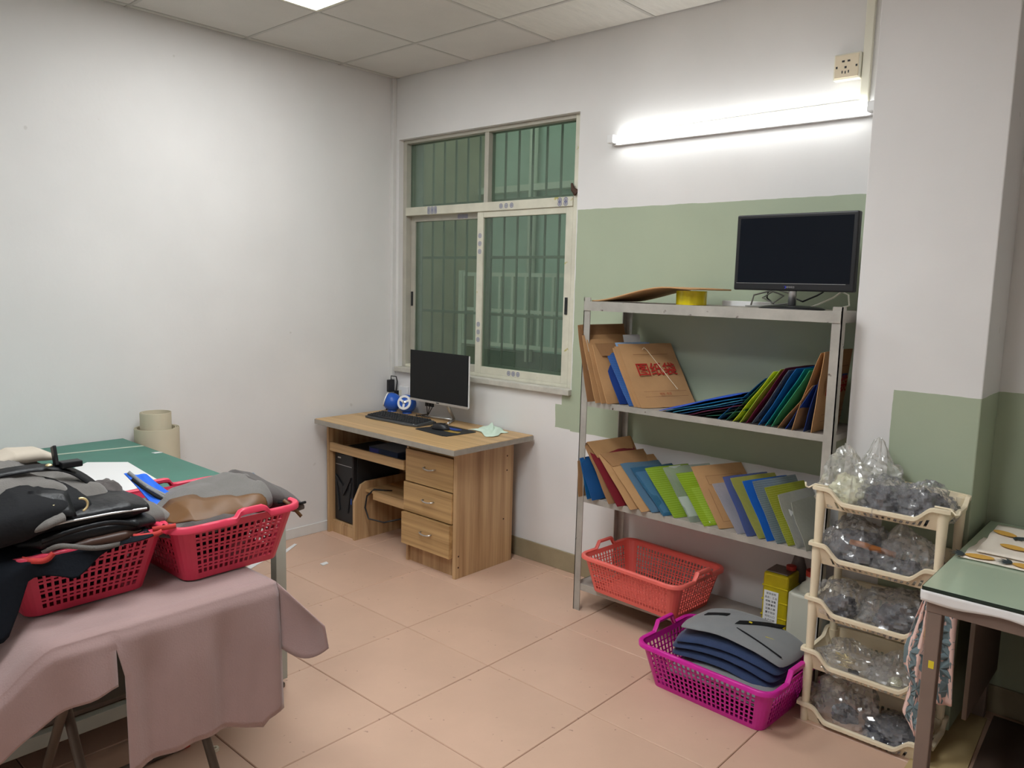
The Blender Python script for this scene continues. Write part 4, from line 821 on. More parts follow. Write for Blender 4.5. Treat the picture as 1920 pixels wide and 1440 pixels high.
# ================================================================== CREAM RACK
RK = thing('plastic_rack', 'cream plastic five tier storage rack in front of the column', 'rack', (3.17, -.44, 0))
RX0, RX1, RY0, RY1 = 2.968, 3.382, -.560, -.300
TZ = [.857, .657, .460, .268, .066]
def sm(t): t = max(0, min(1, t)); return t*t*(3-2*t)
def dipz(u): return -.042*sm((u-.10)/.14)*sm((.90-u)/.14)
for z0 in TZ:
    def peri(inset):
        x0, x1, y0, y1 = RX0+inset, RX1-inset, RY0+inset*.7, RY1-inset*.7; P_ = []
        nf, ns_ = 40, 22
        for i in range(nf): P_.append((x0+(x1-x0)*i/nf, y0, i/nf, 'f'))
        for i in range(ns_): P_.append((x1, y0+(y1-y0)*i/ns_, i/ns_, 's'))
        for i in range(nf): P_.append((x1-(x1-x0)*i/nf, y1, i/nf, 'b'))
        for i in range(ns_): P_.append((x0, y1-(y1-y0)*i/ns_, i/ns_, 's'))
        return P_
    A0, A1 = peri(0), peri(.030); n = len(A0); b = B(); vs = []
    rimz = [z0+(dipz(u) if k_ == 'f' else (.6*dipz(u) if k_ == 's' else .008*math.sin(math.pi*u))) for _, _, u, k_ in A0]
    zf = z0-.072
    for lv in (0, .40, .55, .92, 1.0):
        for i in range(n):
            w = lv**1.3; x_ = A0[i][0]*(1-w)+A1[i][0]*w; y_ = A0[i][1]*(1-w)+A1[i][1]*w
            vs.append((x_, y_, rimz[i]*(1-lv)+zf*lv))
    for j in range(4):
        for i in range(n):
            _, _, u, k_ = A0[i]
            if j == 2 and i % 2 and .12 < u < .88 and k_ in 'fsb': continue
            b_ = (j*n+i, j*n+(i+1) % n, (j+1)*n+(i+1) % n, (j+1)*n+i); b.f.append(b_); b.m.append(0)
    b.v = vs; b.f.append(tuple(range(4*n, 5*n))); b.m.append(0)
    t_ = obj('tier', b, M['cream'], RK, solid=.003)
    prof = [(-.003, -.006), (-.003, .004), (.004, .006), (.011, .003), (.011, -.008), (.008, -.008), (.007, -.001)]
    lv = B(); vv = []; Pn = len(prof)
    for i in range(n):
        a, c = A0[i-1], A0[(i+1) % n]; d = Vector((c[0]-a[0], c[1]-a[1], 0)).normalized(); o_ = Vector((d.y, -d.x, 0))
        for q, z in prof: vv.append((A0[i][0]+o_.x*q, A0[i][1]+o_.y*q, rimz[i]+z))
    lv.add(vv, [(i*Pn+q, ((i+1) % n)*Pn+q, ((i+1) % n)*Pn+(q+1) % Pn, i*Pn+(q+1) % Pn) for i in range(n) for q in range(Pn)]); obj('lip', lv, M['cream'], t_, smooth=True, auto=50)
for px_, py_ in ((RX0+.016, RY0+.014), (RX1-.016, RY0+.014), (RX0+.016, RY1-.014), (RX1-.016, RY1-.014)):
    zz = [0.0]+[z-.002 for z in reversed(TZ)]
    for a, c in zip(zz[:-1], zz[1:]): obj('post', B().lathe([(.0135, 0), (.0145, .3*(c-a)), (.0175, (c-a))], (px_, py_, a), 16), M['cream'], RK, smooth=True, auto=40)
for px_, sx in ((RX0-.004, -1), (RX1+.004, 1)):
    obj('hook', B().tube([(px_-sx*.045, RY0+.004, TZ[0]+.008), (px_, RY0+.004, TZ[0]+.008), (px_+sx*.018, RY0-.004, TZ[0]-.006), (px_+sx*.028, RY0-.006, TZ[0]-.002), (px_+sx*.030, RY0-.006, TZ[0]+.012)], .0032, 8), M['cream'], RK, smooth=True)
def blob(rx, ry, rz, sv, amp=.25, fr_=3.0, n=28, m=18, flat=.35, ridge=True, fine=0):
    b = B(); vs = []
    for i in range(m+1):
        t = math.pi*i/m
        for k_ in range(n):
            a = 2*math.pi*k_/n; d = Vector((math.sin(t)*math.cos(a), math.sin(t)*math.sin(a), math.cos(t)))
            q = noise.noise(d*fr_*.5+Vector((sv, sv*1.7, 0))); w = 1-2*abs(noise.noise(d*fr_+Vector((0, sv, sv*.3))))
            r = 1+amp*(.8*q+.5*w)
            if fine: r += fine*(1-2.2*abs(noise.noise(d*fr_*2.3+Vector((sv, 0, sv)))))+fine*.6*(1-2.2*abs(noise.noise(d*fr_*5+Vector((0, sv, 0)))))
            z = d.z*r*rz
            if z < -flat*rz: z = -flat*rz-(abs(z)-flat*rz)*.08
            vs.append((d.x*r*rx, d.y*r*ry, z+flat*rz))
    fs = [(i*n+k_, i*n+(k_+1) % n, (i+1)*n+(k_+1) % n, (i+1)*n+k_) for i in range(m) for k_ in range(n)]
    return b.add(vs, fs)
GB = 'plastic bags on the cream rack'
def pbag(label, x, y, z, rx, ry, rz, sv, content='greystuff', cs=.72, m='bag', peak=None, extra=None):
    e = link(bpy.data.objects.new('plastic_bag', None)); e.location = (x, y, z+.004); tag(e, label, 'bag', GB)
    b = blob(rx, ry, rz*1.12, sv, amp=.34, fr_=3.6, n=56, m=34, fine=.11)
    if peak:
        px_, py_, pz_, pr = peak
        b.v = [(vx+(px_*.4)*math.exp(-((vx-px_)**2+(vy-py_)**2)/pr**2)*max(0, vz/rz)*.3, vy, vz+pz_*math.exp(-((vx-px_)**2+(vy-py_)**2)/pr**2)*max(0, min(1, vz/rz))) for vx, vy, vz in b.v]
    obj('film', b, M[m], e, smooth=True, auto=24)
    if content: obj('contents', blob(rx*cs, ry*cs, rz*cs*.98, sv+5, amp=.30, fr_=4.5, n=44, m=28, fine=.14), M[content], e, smooth=True, auto=35)
    return e
F = [z-.070 for z in TZ]
pbag('milky bag of cream pieces at left end of the top tier', 3.045, -.43, F[0], .085, .10, .085, 1.3, 'creamstuff', .74, 'bagw', (-.05, .03, .05, .06))
pbag('crumpled empty bag rising behind the cream pieces on the top tier', 3.105, -.36, F[0]+.02, .075, .06, .085, 2.1, None, m='bagw', peak=(0, 0, .05, .035))
pbag('bag of grey parts in the middle of the top tier', 3.160, -.45, F[0], .070, .095, .070, 3.7, 'greystuff', .80)
pbag('bag of grey and black parts at right end of the top tier', 3.270, -.43, F[0], .090, .10, .066, 4.9, 'greystuff', .84)
pbag('large bag of dark parts at left on the second tier', 3.085, -.43, F[1], .105, .10, .082, 6.1, 'greystuff', .82)
pbag('small twisted bag at the left post of the second tier', 3.015, -.50, F[1]+.01, .032, .04, .060, 7.7, None, m='bag')
pbag('shiny clear bag at right on the second tier', 3.255, -.455, F[1], .085, .085, .072, 8.3, 'greystuff', .45, peak=(-.02, 0, .045, .035))
e = place('tool_handle', 'tan wooden tool handle lying in the second tier', 'tool', B().tube([(-.07, 0, 0), (-.03, 0, .001), (.075, 0, -.004)], [.0095, .011, .010], 14), wood('handle wood', lin(150, 90, 44), lin(176, 112, 60), 'x', 30), (3.150, -.500, F[1]+.082), (0, R_(6), R_(12))); obj('end_grain', B().tube([(-.0712, 0, 0), (-.0700, 0, 0)], .0085, 14), M['card'], e)
pbag('crumpled bag of grey parts at left on the third tier', 3.050, -.45, F[2], .080, .09, .066, 9.9, 'greystuff', .55)
pbag('round puffed bag at right on the third tier', 3.240, -.44, F[2], .105, .10, .078, 11.3, 'greystuff', .62)
wc = pbag('bag with a coil of brass wire on the fourth tier', 3.105, -.45, F[3], .100, .09, .048, 12.1, None, m='bag')
coil = [(-.02+.036*math.cos(2.4*i), -.055-.005*math.sin(3.1*i), .042+.026*math.sin(2.4*i+.6*math.sin(i))) for i in range(44)]
tag(obj('wire_coil', xf(B().tube(coil, .0016, 5), Matrix.Translation((3.115, -.45, F[3]+.006))), M['brass'], smooth=True), 'tangled brass coloured wire coil on the fourth tier', 'wire')
tag(obj('black_clip', B().prism([(3.115, .0), (3.150, .0), (3.150, .010), (3.138, .014), (3.127, .010), (3.115, .012)], lambda a, c: (a, -.530, F[3]+.022+c), lambda a, c: (a, -.523, F[3]+.022+c)), M['black'], bevel=.001), 'small black plastic clip under the brass wire coil', 'clip')
pbag('clear zip bag at right on the fourth tier', 3.250, -.46, F[3], .075, .08, .052, 13.7, 'creamstuff', .25, peak=(0, 0, .03, .03))
pbag('large dull bag filling the bottom tier at left', 3.090, -.44, F[4], .105, .095, .090, 15.1, 'greystuff', .35)
pbag('bag of dark scraps at right on the bottom tier', 3.265, -.45, F[4], .090, .09, .046, 16.9, 'greystuff', .86)

# ================================================================== RIGHT TABLE
RT = thing('glass_top_table', 'steel table with green glass top at the right edge', 'table', (4.0, -.5, 0))
TX0, TX1, TY0, TY1, TZt = 3.408, 4.70, -.905, -.030, .722
gl = obj('glass_top', B().box(TX0, TX1, TY0, TY1, TZt-.010, TZt), M['tableglass'], RT, bevel=.0015)
obj('glass_edge', B().box(TX0-.0008, TX1, TY0-.0008, TY0, TZt-.0102, TZt-.0006).box(TX0-.0008, TX0, TY0, TY1, TZt-.0102, TZt-.0006), M['glassedge'], gl)
obj('wood_core', B().box(TX0+.006, TX1, TY0+.006, TY1, TZt-.030, TZt-.011), M['board'], RT)
b = B(); nn = 60
def lin_f(u, v):
    x_ = TX0-.002+(TX1-TX0)*u; return (x_, TY0-.003-.004*math.sin(9*x_)*v, TZt-.011-v*(.026+.012*noise.noise((x_*9, 0, 1))+.010*math.sin(x_*7)**2))
b.grid(lin_f, nn, 4); b.grid(lambda u, v: (TX0-.003, TY0+(TY1-TY0)*u, TZt-.011-v*(.024+.012*noise.noise((u*7, 2, 1)))), 30, 3)
obj('torn_liner', b, M['liner'], RT, solid=.0015, smooth=True, label='torn white cloth edge under the glass')
for (x0, x1, y0, y1) in ((TX0+.012, TX1, TY0+.012, TY0+.050), (TX0+.012, TX1, TY1-.05, TY1-.012), (TX0+.012, TX0+.05, TY0+.05, TY1-.05)): obj('apron', B().box(x0, x1, y0, y1, TZt-.075, TZt-.031), M['brownsteel'], RT, bevel=.002)
for (lx, ly) in ((TX0+.014, TY0+.014), (TX0+.014, TY1-.052), (TX1-.06, TY0+.014), (TX1-.06, TY1-.052)):
    l_ = obj('leg', B().box(lx, lx+.038, ly, ly+.038, 0.001, TZt-.075), M['brownsteel'], RT, bevel=.003)
    if (lx, ly) == (TX0+.014, TY0+.014): obj('yellow_sticker', B().box(lx+.016, lx+.030, ly-.0008, ly, .485, .507), M['sticker'], l_); obj('yellow_sticker', B().box(lx-.0008, lx, ly+.006, ly+.02, .56, .585), M['sticker'], l_)
def leafprint(f, parent, cs, m, lobes=5, name='printed_leaf', sx=1):
    b = B()
    for (u, v, r, a0) in cs:
        pts = []
        for q in range(lobes*4):
            t = 2*math.pi*q/(lobes*4); rr = 1.35*r*(.5+.5*abs(math.cos(lobes/2*(t)))**1.3); pts.append((u+sx*rr*math.cos(t+a0), v+rr*math.sin(t+a0)))
        c = len(b.v); b.v.append(tuple(f(u, v, .0016))); b.v += [tuple(f(p, q_, .0016)) for p, q_ in pts]; n = len(pts)
        for q in range(n): b.f.append((c, c+1+q, c+1+(q+1) % n)); b.m.append(0)
    return obj(name, b, m, parent)
fx = thing('floral_fabric', 'pink fabric with slate leaf print hanging at the left of the glass table', 'fabric', (TX0-.02, -.75, .2))
FB = [(.69, .010), (.64, .024), (.598, .036), (.51, .057), (.461, .056), (.42, .040), (.395, .036), (.35, .042), (.308, .048), (.283, .026), (.262, .012)]
def fbw(z):
    for (za, wa), (zb, wb) in zip(FB[:-1], FB[1:]):
        if zb <= z <= za: return wa+(wb-wa)*(za-z)/(za-zb)
    return .01
def fab(a, z, off=0):   # a = share of the width from the table leg outwards
    w = fbw(z); return Vector((3.420-w*a, -.872-.006*math.sin(14*a+9*z)-.004*math.sin(30*z)-off+.02*a, z+.004*math.sin(9*a)))
obj('cloth', B().grid(lambda u, v: fab(u, .69-.428*v), 14, 50), M['pinkcot'], fx, smooth=True, solid=.0015)
def clampf(fn, lo, hi, z0, z1, kx): return lambda u, v, o: fn(min(hi, max(lo, u)), min(z1, max(z0, v)), o)
leafprint(clampf(fab, 0, 1, .264, .688, 1), fx, [(.5, .655, .022, 0), (.4, .610, .03, 1), (.8, .575, .03, 2), (.35, .545, .03, .5), (.75, .50, .034, 1.4), (.3, .475, .030, 2.2), (.7, .435, .030, .3), (.3, .40, .030, 1.0), (.7, .375, .026, .2), (.35, .345, .030, 1.7), (.7, .318, .024, .8), (.3, .295, .02, .1)], M['leafg'], sx=14)
f2 = thing('floral_fabric', 'second pink leaf print fabric hanging behind the glass table leg', 'fabric', (3.42, -.62, .3))
def fab2(a, z, off=0): return Vector((3.395+.058*a+.006*math.sin(9*z), -.62+.008*math.sin(9*a+7*z)-off, z-.012*math.sin(3*a)*(z < .3)))
obj('cloth', B().grid(lambda u, v: fab2(u, .645-.375*v), 12, 30), M['pinkcot'], f2, smooth=True, solid=.0015)
leafprint(clampf(fab2, 0, 1, .272, .643, 1), f2, [(.3, .62, .028, 0), (.75, .585, .030, 1), (.3, .545, .030, 2), (.7, .50, .030, .5), (.3, .46, .030, 1.4), (.75, .42, .030, .9), (.35, .375, .032, 2.0), (.7, .33, .032, .2), (.3, .30, .022, .2)], M['leafg'], sx=14)
tag(obj('partition_board', B().box(3.468, 3.482, -.53, -.06, .19, TZt-.08), M['board'], bevel=.002), 'grey brown upright board under the glass top table', 'board')
cb = thing('carton', 'dark cardboard carton deep under the glass top table', 'box', (3.95, -.3, 0))
obj('carton_body', B().box(3.72, 4.20, -.45, -.06, .013, .46), M['darkmat'], cb, bevel=.003); obj('carton_flap', B().box(3.72, 4.20, -.455, -.25, .461, .465), M['darkmat'], cb); obj('carton_flap', B().box(3.72, 4.20, -.245, -.05, .461, .465), M['darkmat'], cb)
tag(obj('lit_floor_sheet', B().prism([(3.33, -.08), (3.47, -.08), (3.50, -.66), (3.34, -.70)], lambda a, c: (a, c, .001), lambda a, c: (a, c, .005)), M['card']), 'beige sheet painting yellowish light on the floor under the glass table', 'cardboard')  # added sheet, its beige stands in for yellowish light on the floor
tag(obj('floor_mat', B().prism([(3.485, -.05), (4.4, -.05), (4.4, -.80), (3.515, -.78)], lambda a, c: (a, c, .001), lambda a, c: (a, c, .012)), M['darkmat'], bevel=.003), 'dark brown mat on the floor under the glass table', 'mat')
pf = thing('pineapple_fabric', 'folded cream fabric with mustard pineapple print on the glass table', 'fabric', (3.66, -.55, TZt))
def fold_(x0, x1, y0, y1, z, t, sv, sk=.0):
    nn_ = 16
    return B().grid(lambda u, v: (x0+(x1-x0)*u+sk*v+.006*noise.noise((v*4, sv, 0)), y0+(y1-y0)*v-.02*u+.006*math.sin(5*u), z+t*(.5+.5*math.sin(3*u+sv))*.25+.002*noise.noise((u*6, v*6, sv))), nn_, nn_)
PZ = TZt
obj('lower_fold', fold_(3.428, 3.95, -.570, -.30, PZ+.004, .006, 1, .01), M['cottoncream'], pf, smooth=True, solid=.004)
obj('upper_fold', fold_(3.458, 3.95, -.505, -.130, PZ+.014, .006, 2, -.008), M['cottoncream'], pf, smooth=True, solid=.004)
for q, (x_, y_, a) in enumerate(((3.490, -.25, 2.6), (3.540, -.40, 2.9), (3.60, -.22, 2.7), (3.475, -.545, .2), (3.60, -.545, -.1))):
    zz = PZ+(.0215 if q < 3 else .0115); n = 14
    b = B().add([(x_+.040*math.cos(2*math.pi*i/n)*math.cos(a)-.024*math.sin(2*math.pi*i/n)*math.sin(a), y_+.040*math.cos(2*math.pi*i/n)*math.sin(a)+.024*math.sin(2*math.pi*i/n)*math.cos(a), zz) for i in range(n)], [tuple(range(n))]); pa = obj('printed_pineapple', b, M['gold'], pf)
    cs = [(-.040, .0, .022, 0)]
    lf = B()
    for t in range(5):
        an = a+math.pi+(t-2)*.45; bx_, by_ = x_+.038*math.cos(a+math.pi), y_+.038*math.sin(a+math.pi); tx_, ty_ = bx_+.046*math.cos(an), by_+.046*math.sin(an); nx_, ny_ = -math.sin(an)*.006, math.cos(an)*.006
        lf.add([(bx_, by_, zz+.0003), ((bx_+tx_)/2+nx_, (by_+ty_)/2+ny_, zz+.0003), (tx_, ty_, zz+.0003), ((bx_+tx_)/2-nx_, (by_+ty_)/2-ny_, zz+.0003)], [(0, 1, 2, 3)])
    obj('printed_leaf', lf, M['inkleaf'], pa)

# ================================================================== LEFT: GREEN TABLE
GT = thing('cutting_table', 'large green topped cutting table along the left wall', 'table', (.75, -2.8, 0))
obj('tabletop', B().box(.012, 1.50, -4.1, -1.702, .703, .730), M['greentop'], GT, bevel=.002)
for (x0, x1, y0, y1) in ((.03, 1.48, -1.755, -1.715), (1.44, 1.48, -4.0, -1.755), (.03, .07, -4.0, -1.755)): obj('apron', B().box(x0, x1, y0, y1, .655, .703), M['legpaint'], GT, bevel=.002)
for (lx, ly) in ((1.44, -1.757), (.03, -1.757), (1.44, -4.0), (.03, -4.0), (1.44, -2.9)):
    l_ = obj('leg', B().box(lx, lx+.040, ly, ly+.042, .035, .655), M['legpaint'], GT, bevel=.003); obj('foot', B().lathe([(.018, 0.001), (.018, .012), (.008, .014), (.008, .036)], (lx+.02, ly+.021, 0), 12), M['foldleg'], l_)
obj('stretcher', B().box(1.445, 1.475, -3.98, -1.757, .12, .165), M['legpaint'], GT, bevel=.002)
obj('lower_shelf', B().box(.05, 1.44, -3.95, -1.80, .165, .180), M['board'], GT)
tag(obj('clear_sack', xf(blob(.16, .16, .13, 21.3, .3, 4.0, 56, 34, fine=.12), Matrix.Translation((1.22, -2.62, .183))), M['bagw'], smooth=True), 'crumpled clear plastic sack under the cutting table', 'bag')
tag(obj('tape_strip', B().prism([(.10, -2.60), (.118, -2.60), (.262, -1.705), (.24, -1.705)], lambda a, c: (a, c, .7302), lambda a, c: (a, c, .7312)), M['greytape']), 'long pale strip lying across the green table top', 'strip')
tag(obj('paper_sheet', B().prism([(.44, -2.02), (.545, -1.895), (.98, -1.94), (1.02, -2.20), (.70, -2.30)], lambda a, c: (a, c, .7314), lambda a, c: (a, c, .7326)), M['white']), 'white paper sheet on the green table behind the baskets', 'paper')
tag(obj('paper_scrap', B().prism([(.43, -1.745), (.45, -1.738), (.452, -1.705), (.436, -1.715)], lambda a, c: (a, c, .7303), lambda a, c: (a, c, .7330)), M['white']), 'tiny white paper scrap at the green table edge', 'paper')
# vinyl roll standing between table and desk
VR = thing('vinyl_roll', 'beige vinyl roll standing upright against the left wall', 'roll', (.124, -1.586, 0))
def spiral(r0, r1, turns, a0, z0, z1, th):
    b = B(); n = int(turns*30); vs = []
    for i in range(n+1):
        t = i/n; a = a0+2*math.pi*turns*t; r = r0+(r1-r0)*t
        for q in (0, th): 
            for z in (z0, z1): vs.append((.124+(r+q)*math.cos(a), -1.586+(r+q)*math.sin(a), z))
    fs = []
    for i in range(n): a, c = i*4, (i+1)*4; fs += [(a, c, c+1, a+1), (a+2, a+3, c+3, c+2), (a, a+2, c+2, c), (a+1, c+1, c+3, a+3)]
    fs += [(0, 1, 3, 2), (n*4, n*4+2, n*4+3, n*4+1)]
    return b.add(vs, fs)
obj('outer_roll', spiral(.086, .104, 2.4, .6, .002, .786, .0030), M['roll'], VR, smooth=True, auto=40); obj('inner_roll', spiral(.062, .074, 1.35, -2.3, .002, .862, .0025), M['roll'], VR, smooth=True, auto=40)

# ================================================================== FOLDING TABLE + CLOTH
FT = thing('folding_table', 'small folding table on crossed brown tube legs under the pink cloth', 'table', (1.82, -2.43, 0))
obj('tabletop', B().box(1.545, 2.070, -2.655, -2.195, .672, .692), M['board'], FT, bevel=.004)
for y_ in (-2.28, -2.60):
    obj('leg', B().tube([(2.04, y_, .665), (1.98, y_, .60), (1.62, y_, .06), (1.585, y_, .014)], .0125, 10), M['foldleg'], FT, smooth=True)
    obj('leg', B().tube([(1.60, y_+.028, .665), (1.66, y_+.028, .60), (2.02, y_+.028, .06), (2.06, y_+.028, .014)], .0125, 10), M['foldleg'], FT, smooth=True)
for x_, ya, yb in ((1.585, -2.66, -2.165), (2.06, -2.64, -2.205)):
    fb = obj('foot_bar', B().tube([(x_, ya, .0135), (x_, yb, .0135)], .0125, 10), M['foldleg'], FT, smooth=True)
    for y_ in (ya-.006, yb+.006): obj('end_cap', B().lathe([(.0132, -.010), (.0132, .010)], (0, 0, 0), 12) and xf(B().lathe([(.0132, -.009), (.0132, .009), (.009, .011)], (0, 0, 0), 12), Matrix.Translation((x_, y_, .0137)) @ Matrix.Rotation(math.pi/2 if y_ < -2.4 else -math.pi/2, 4, 'X')), M['redcap'], fb, label='red plastic cap')
CT = thing('pink_cloth', 'dusty pink cloth draped over the folding table below the baskets', 'cloth', (1.85, -2.4, .3))
ZC = .700
def hem(y):   # lower edge of the front drape
    if y > -2.19: return .325+.02*math.sin(30*(y+2.19))
    if y > -2.55: return .312+(-2.19-y)*.13-.02*math.sin((y+2.19)*12)
    return .30
b = B(); NX, NV = 46, 26
ys = [-2.86+.73*i/NX for i in range(NX+1)]
def front(y, v):
    hz = hem(y) if y > -2.552 else (.568-.20*(-2.552-y))
    edge = 2.094-.05*sm((-2.66-y)/.16)
    z = ZC-v*(ZC-hz); drop = ZC-z
    sag = .11*sm((-2.675-y)/.14)
    fold = .010*math.sin(y*31)*sm(drop/.16)+.006*math.sin(y*67+1)*sm(drop/.2)+.02*sm((y+2.25)/.1)*drop
    x = edge+.012*sm(drop/.03)+.030*drop+fold-.25*sag*sm(drop/.2)
    return (x, y, z-sag*(1-.3*v)+.004*sm(drop/.02)*0)
vs = []
for j in range(NV+1):
    for y in ys: vs.append(front(y, (j/NV)**1.2))
w_ = NX+1
b.add(vs, [(j*w_+i, j*w_+i+1, (j+1)*w_+i+1, (j+1)*w_+i) for j in range(NV) for i in range(NX)])
# split column at the cut: drop faces that bridge the long and the short part
cut = [i for i in range(NX) if ys[i] <= -2.552 < ys[i+1]]
if cut: b.f = [f for f in b.f if not any(v % w_ == cut[0] for v in f) or not any(v % w_ == cut[0]+1 for v in f) or min(vs[v][2] for v in f) > .575]; b.m = [0]*len(b.f)
# flat top part with softly rounded edges
def topf(u, v):
    y = -2.86+.73*u; x1 = front(y, 0)[0]; z = front(y, 0)[2]; x0 = 1.515
    return (x0+(x1-x0)*v, y, z if v > .97 else ZC+(z-ZC)*sm((v-.4)/.6)+.0015*noise.noise((y*9, v*6, 0)))
b.grid(topf, NX, 12)
# stiff ear at the corner pointing into the room
def ear(u, v):
    a = Vector(front(-2.13, 0)); c = Vector(front(-2.13, .52)); p0 = a.lerp(c, v)
    tipa = Vector((2.262, -2.088, .612)); tipc = Vector((2.268, -2.080, .560))
    p1 = tipa.lerp(tipc, v); p = p0.lerp(p1, u); bul = math.sin(math.pi*v)*u*(1-u)*4*.02; hang = -.035*math.sin(math.pi*u*.9)*v
    return tuple(p+Vector((-bul*.4, bul, 0))+Vector((0, 0, hang)))
b.grid(ear, 12, 12)
obj('cloth', b, M['cloth'], CT, smooth=True, merge=True, solid=.0022)

# ------------------------------------------------------------------ bags in the pink baskets
def loft(st, n=22, wr=.006, sv=0, pw=2.6, cap=True):
    """st: list of (x,y,z, rx, rz, roll) sections stacked along y; superellipse rings"""
    b = B(); vs = []
    # densify
    dense = []
    for i in range(len(st)-1):
        for q in range(7):
            t = q/7; dense.append([a+(c-a)*(t*t*(3-2*t)) for a, c in zip(st[i], st[i+1])])
    dense.append(list(st[-1]))
    for i, (x, y, z, rx, rz, ro) in enumerate(dense):
        for k_ in range(n):
            a = 2*math.pi*k_/n; c, s_ = math.cos(a), math.sin(a)
            px_ = rx*math.copysign(abs(c)**(2/pw), c); pz_ = rz*math.copysign(abs(s_)**(2/pw), s_)
            q = noise.noise((px_*16+sv, y*16, pz_*16+sv*1.3))*wr + (1-2*abs(noise.noise((px_*7-sv, y*9, pz_*9))))*wr*.8
            qx, qz = px_*(1+q/max(rx, .02)*.6), pz_*(1+q/max(rz, .02)*.8)
            vs.append((x+qx*math.cos(ro)-qz*math.sin(ro), y+q*.5, z+qx*math.sin(ro)+qz*math.cos(ro)))
    m = len(dense); fs = [(i*n+k_, i*n+(k_+1) % n, (i+1)*n+(k_+1) % n, (i+1)*n+k_) for i in range(m-1) for k_ in range(n)]
    if cap: fs += [tuple(reversed(range(n))), tuple(range((m-1)*n, m*n))]
    b.add(vs, fs); b.rings = (dense, n); return b
def ribbon(pts, w, m, name, parent, up=(0, 0, 1), th=.003):
    """flat strap along pts, width w measured across up x direction"""
    pts = [Vector(p) for p in pts]
    for _ in range(2):
        q = [pts[0]]
        for a, c in zip(pts[:-1], pts[1:]): q += [a*.75+c*.25, a*.25+c*.75]
        pts = q+[pts[-1]]
    vs = []; upv = Vector(up)
    for i, p in enumerate(pts):
        d = (pts[min(i+1, len(pts)-1)]-pts[max(i-1, 0)]).normalized(); s_ = d.cross(upv).normalized()*w/2
        vs += [p-s_, p+s_]
    return obj(name, B().add(vs, [(2*i, 2*i+1, 2*i+3, 2*i+2) for i in range(len(pts)-1)]), m, parent, smooth=True, solid=th)
# basket near window: grey messenger bag with tan band, dark end folded over
GBg = thing('grey_bag', 'grey canvas bag with tan leather band in the basket nearest the window', 'bag', (1.80, -2.17, .80))
stA = [(1.83, -2.362, .836, .05, .010, .0), (1.84, -2.335, .848, .10, .020, -.04), (1.82, -2.285, .862, .135, .032, -.06), (1.81, -2.22, .869, .145, .035, -.08), (1.80, -2.14, .870, .145, .036, -.08), (1.80, -2.07, .879, .14, .042, -.08), (1.80, -2.035, .882, .12, .036, -.06)]
obj('body', loft(stA, 40, .010, 1.1), M['greyf'], GBg, smooth=True)
bA = loft(stA, 48, .010, 1.1); de, nA = bA.rings; sel = B(); vs = []; NR = len(de); NB = 9
for i in range(5, NR-5):
    t = (i-5)/(NR-11); kc = 10.5-9.5*t; hw = .8+4.6*math.sin(math.pi*(.10+.80*t))
    for q in range(NB):
        kf = kc+hw*(2*q/(NB-1)-1); k0 = math.floor(kf); w = kf-k0
        v = Vector(bA.v[i*nA+k0 % nA]).lerp(Vector(bA.v[i*nA+(k0+1) % nA]), w); c = Vector(de[i][:3]); vs.append(v+(v-c).normalized()*.003)
NI = NR-10
sel.add(vs, [(i*NB+q, i*NB+q+1, (i+1)*NB+q+1, (i+1)*NB+q) for i in range(NI-1) for q in range(NB-1)])
obj('leather_band', sel, M['tan'], GBg, smooth=True, solid=.003, label='tan leather band')
obj('end_flap', loft([(1.80, -2.070, .893, .09, .014, -.1), (1.79, -2.04, .893, .12, .033, -.12), (1.80, -1.995, .877, .125, .034, -.1), (1.81, -1.955, .852, .12, .030, -.06), (1.82, -1.925, .838, .10, .016, -.05)], 32, .007, 2.3), M['greyd'], GBg, smooth=True)
obj('zip', B().tube([(1.930, -2.02, .868), (1.937, -1.985, .862), (1.935, -1.95, .852), (1.915, -1.918, .846)], .0045, 6), M['blackf'], GBg, smooth=True)
ribbon([(1.935, -2.005, .873), (1.952, -1.995, .862), (1.962, -1.978, .840), (1.966, -1.965, .822)], .010, M['tan'], 'zip_pull', GBg, up=(1, 0, 0))
obj('corner_tab', loft([(1.79, -1.962, .80, .05, .018, 0), (1.79, -1.945, .80, .05, .022, 0), (1.79, -1.938, .80, .04, .012, 0)], 16, .002, 3), M['blackf'], GBg, smooth=True)
obj('side_lobe', loft([(1.87, -2.350, .842, .07, .010, .0), (1.895, -2.29, .850, .080, .024, .05), (1.90, -2.21, .850, .080, .022, .05), (1.90, -2.13, .848, .070, .014, .02), (1.89, -2.08, .852, .05, .006, 0)], 24, .006, 5.5), M['greyd'], GBg, smooth=True)
# bright blue cloth and bottle tip
BC = thing('blue_cloth', 'bright blue cloth with grey webbing between the two pink baskets', 'cloth', (1.65, -2.36, .86))
QB = [Vector(p) for p in ((1.69, -2.362, .968), (1.69, -2.300, .955), (1.745, -2.222, .872), (1.79, -2.315, .878))]
def blu(u, v, o=0): p = QB[0].lerp(QB[1], u).lerp(QB[3].lerp(QB[2], u), v); return p+Vector((.7, -.2, .6))*(.005*math.sin(9*u+5*v)+o)
obj('cloth', B().grid(lambda u, v: blu(u, v), 14, 16), M['bluecloth'], BC, smooth=True, solid=.003)
for uu, vv0, w_r, mm in ((.18, .0, .010, 'greyl'), (.05, .2, .008, 'blackf'), (.30, .35, .007, 'greyl')): ribbon([blu(uu, vv0, .008), blu(uu+.12, vv0+.25, .010), blu(uu+.25, vv0+.5, .008), blu(uu+.45, min(1, vv0+.75), .010)], w_r, M[mm], 'webbing', BC, up=(.7, -.2, .6))
